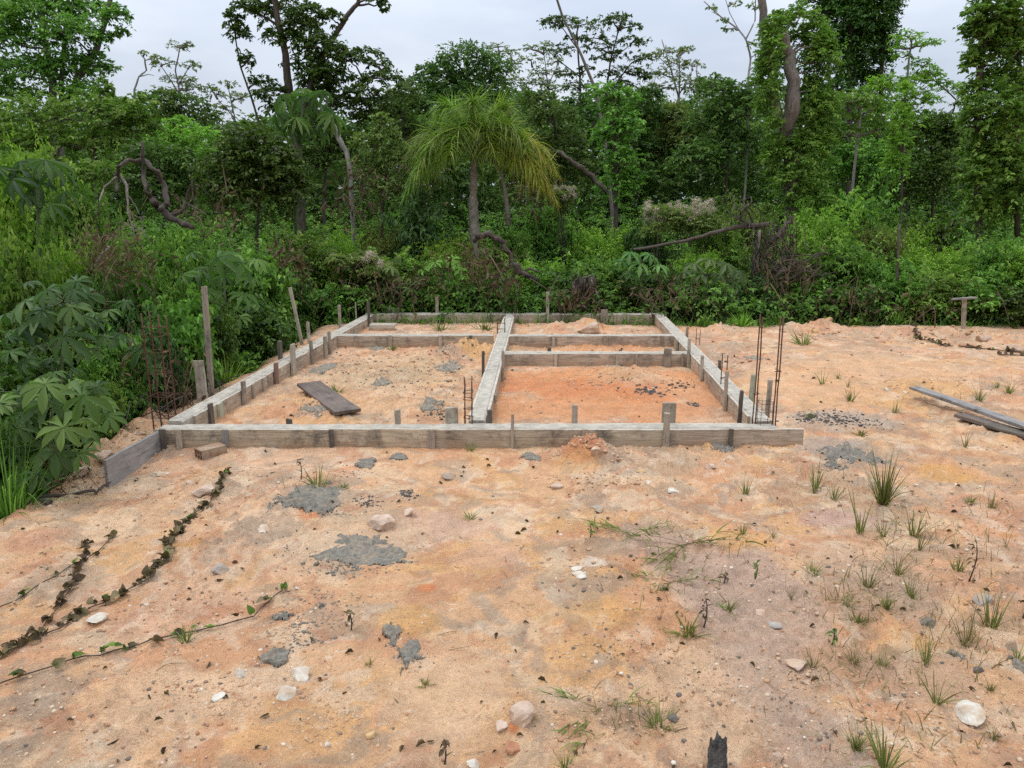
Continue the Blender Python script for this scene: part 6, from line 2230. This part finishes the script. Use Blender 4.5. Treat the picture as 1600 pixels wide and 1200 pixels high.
for (a, b, r_, lab) in (((-10, 800), (78, 788), .03, "dark rotten log at the thicket side edge of the near sand"), ((60, 782), (150, 772), .014, "thin dead branch along the bank under the radiating leaf plant"), ((150, 775), (200, 735), .01, "twig lying on the bank before the wing board")):
    p, q = gg(*a), gg(*b)
    k = MB()
    pts = [p.lerp(q, f) + Vector((0, 0, .02 + math.sin(f * 9) * .008)) for f in np.linspace(0, 1, 9)]
    k.tube([v_ - p for v_ in pts], list(np.linspace(r_, r_ * .7, 9)), 9, .3)
    o = k.build('fallen_branch', M['dead_wood'], None, Matrix.Translation(p), True)
    tag(o, lab, "dead branch")

# ---- tall blades at the near edge and blade plants behind the back beam
def blade_plant(px, py, Y, hpx, n, label, spread=.5, w=.02, mat='grass', droop=.5, name='blade_plant'):
    p = ground_at(px, py, Y)
    h = hpx * mpp(Y)
    lm_ = LM()
    a = rng.uniform(0, 6.28, n)
    tl = np.abs(rng.normal(0, spread, n))
    r0 = rng.uniform(0, .25, n) * h * .6
    b = np.stack([np.cos(a) * r0, np.sin(a) * r0, np.full(n, -.02)], -1)
    d = np.stack([np.cos(a) * tl, np.sin(a) * tl, np.ones(n)], -1)
    lm_.blades(b, d, h * rng.uniform(.6, 1.25, n), w * rng.uniform(.6, 1.3, n), droop * rng.uniform(.3, 1.4, n), rng.uniform(0, 1, n), 6)
    o = lm_.build(name, M[mat], None, Matrix.Translation(p))
    tag(o, label, "grass clump", "tall blade plants at the forest edge")


blade_plant(10, 790, 4.5, 190, 150, "tall arching grass at the thicket side edge of the near sand", .45, .011, 'leaf_mid', .55, 'tall_grass')
blade_plant(-15, 730, 5.0, 150, 120, "tall grass behind the arching grass at the photo's thicket side edge", .45, .011, 'leaf_mid', .55, 'tall_grass')
blade_plant(806, 488, 12.3, 30, 40, "light green strap leaved plant behind the middle beam's end", .8, .04, 'leaf_bright', .5)
blade_plant(1160, 505, 12.0, 34, 80, "grassy clump at the lot corner of the far edge", .5, .02, 'leaf_bright')
blade_plant(1215, 500, 12.2, 30, 60, "grassy clump behind the tall bars at the far edge", .5, .02, 'leaf_mid')
blade_plant(1100, 505, 12.0, 28, 60, "grassy clump behind the far end of the lot side beam", .6, .02, 'leaf_mid')
blade_plant(1400, 505, 12.3, 44, 80, "leaning grass clump at the far edge below the dead snag", .5, .022, 'leaf_mid')
blade_plant(1345, 505, 12.3, 30, 60, "short grass clump at the far edge past the orange clod", .6, .02, 'leaf_mid')
blade_plant(355, 600, 8.2, 60, 50, "grass outside the thicket side beam near the tall pole", .4, .016, 'leaf_bright')

# ---- what nobody could count: ground cover under the shrubs, verge grass, the far wood
lm = LM()
N = 19000
x = rng.uniform(-16, 17, N)
y = 12.35 + 16 * rng.uniform(0, 1, N) ** 1.5
k_ = np.abs(x) < y * .74 + 1
x, y = x[k_], y[k_]
top = (.25 + .13 * (y - 12.1) + .6 * fbm(x, y, .7, 200, 3)) * sst(12.0, 12.7, y + (fbm(x, y, .9, 201, 2) - .5) * .6)
z = H(x, y) + top * rng.uniform(.1, 1, len(x)) ** .6
o_ = np.stack([x, y, z], -1)
d = rng.normal(0, .6, o_.shape) + UP * .7 + np.array([0, -.5, 0])
lm.shoots(o_, d, rng.uniform(.25, .6, len(x)), 7, .09, .5, .4, np.clip(.35 + .9 * (fbm(x, y, .5, 204, 3) - .5) + rng.normal(0, .2, len(x)), 0, 1))
N = 12000
y = 3.2 + 9.5 * rng.uniform(0, 1, N) ** .9
dd = 4.5 * rng.uniform(0, 1, N) ** 1.4
x = edge_x(y) - .45 - dd
top = np.clip(.12 + 1.0 * dd, 0, 2.1 - .05 * y) * (.55 + .8 * fbm(x, y, .9, 205, 3))
z = H(x, y) + top * rng.uniform(.05, 1, N) ** .6
o_ = np.stack([x, y, z], -1)
d = rng.normal(0, .6, o_.shape) + UP * .7 + np.array([.45, -.25, 0])
lm.shoots(o_, d, rng.uniform(.2, .45, N), 7, .075, .5, .4, np.clip(.3 + .9 * (fbm(x, y, .6, 206, 3) - .5) + rng.normal(0, .2, N), 0, 1))
o = lm.build('undergrowth', M['leaf_mid'])
tag(o, "tangled leafy undergrowth between the shrubs of the forest edge", "undergrowth", None, "stuff")

lm = LM()
cx, cy_, cz = [], [], []
for (px, py, rx, ry, Y, n) in ((195, 420, 60, 60, 7.4, 120), (160, 400, 40, 50, 7.0, 70), (440, 410, 30, 35, 11.5, 140), (740, 410, 45, 30, 12.6, 120), (790, 440, 30, 25, 12.4, 70), (1330, 470, 70, 25, 12.3, 80), (1230, 430, 60, 40, 12.7, 120), (100, 740, 60, 30, 5.0, 90),
                               (1450, 480, 90, 20, 12.2, 50), (250, 600, 60, 40, 6.9, 180), (900, 470, 40, 20, 12.3, 120), (620, 450, 80, 30, 12.4, 120), (1040, 460, 60, 25, 12.3, 80), (330, 330, 60, 40, 11, 80), (560, 300, 50, 40, 15, 100), (660, 260, 40, 40, 17, 100), (830, 300, 40, 30, 16, 80), (210, 560, 40, 40, 6.7, 120)):
    a = rng.normal(px, rx * .55, n)
    b_ = rng.normal(py, ry * .55, n)
    yv = rng.normal(Y, .25, n)
    q = np.array([at(u_, v_, w_) for u_, v_, w_ in zip(a, b_, yv)])
    d = rng.normal(0, .7, (n, 3)) + np.where(rng.uniform(0, 1, (n, 1)) < .5, 1, -1) * UP * .8
    lm.blades(q, d, rng.uniform(.12, .6, n) * Y / 10, rng.uniform(.006, .016, n) * Y / 10, rng.uniform(.1, .7, n), rng.uniform(0, 1, n), 4)
    d = rng.normal(0, 1, (n, 3)) - UP * .8
    ll_ = rng.uniform(.04, .12, n) * Y / 11
    lm.leaves(q, d, rng.normal(0, 1, (n, 3)), ll_, ll_ * .4, rng.uniform(0, 1, n))
o = lm.build('dead_undergrowth', M['leaf_brown'])
tag(o, "brown dead stems and hanging dry leaves tangled in the undergrowth", "undergrowth", None, "stuff")

lm = LM()
N = 2600
x = rng.uniform(-4, 12, N)
y = 12.0 + np.abs(rng.normal(0, .35, N)) + (fbm(x, x * 0, .7, 220, 2) - .5) * .5
b = np.stack([x, y, H(x, y) - .02], -1)
d = rng.normal(0, .5, b.shape) + UP + np.array([0, -.25, 0])
lm.blades(b, d, rng.uniform(.12, .42, N), .014, rng.uniform(.2, .8, N), rng.uniform(0, .7, N), 4)
N = 1600
y = rng.uniform(3.4, 11.5, N)
x = edge_x(y) - .3 - np.abs(rng.normal(0, .25, N))
b = np.stack([x, y, H(x, y) - .02], -1)
d = rng.normal(0, .5, b.shape) + UP + np.array([.3, -.1, 0])
lm.blades(b, d, rng.uniform(.1, .35, N), .01, rng.uniform(.2, .8, N), rng.uniform(0, .7, N), 4)
o = lm.build('verge_grass', M['leaf_mid'])
tag(o, "short grass and weeds along the edge where sand meets thicket", "grass", None, "stuff")

lm = LM()
SKY = [(-300, 150), (0, 190), (120, 175), (180, 150), (250, 170), (330, 200), (420, 190), (560, 185), (620, 165), (700, 140), (800, 140), (860, 165), (930, 150), (1000, 155), (1100, 150), (1200, 150), (1330, 150), (1400, 175), (1460, 205), (1500, 210), (1560, 180), (1900, 150)]
sx_, sy_ = [q[0] for q in SKY], [q[1] for q in SKY]
for Y0, Y1, off, lf, st in ((33, 42, 0, .26, 26), (23, 28, 42, .19, 30)):
    for px in np.arange(-260, 1880, st):
        tp = float(np.interp(px, sx_, sy_)) + off + random.uniform(-10, 14)
        for py in np.arange(410, tp, -26):
            Y = random.uniform(Y0, Y1)
            rx = random.uniform(24, 44)
            cy = max(py + random.uniform(-8, 8), tp + rx * .5)
            c = at(px + random.uniform(-12, 12), cy, Y)
            m_ = mpp(Y)
            r = (rx * m_, rx * m_, rx * .62 * m_)
            A = math.pi * r[0] * r[2]
            lm.clump(c, r, int(2.7 * A / (lf * lf * .5 * .65 * 7)), 7, lf, .5, .6)
o = lm.build('far_forest', M['leaf_far'])
tag(o, "far wall of forest foliage reading as one mass behind the trees", "forest", None, "stuff")
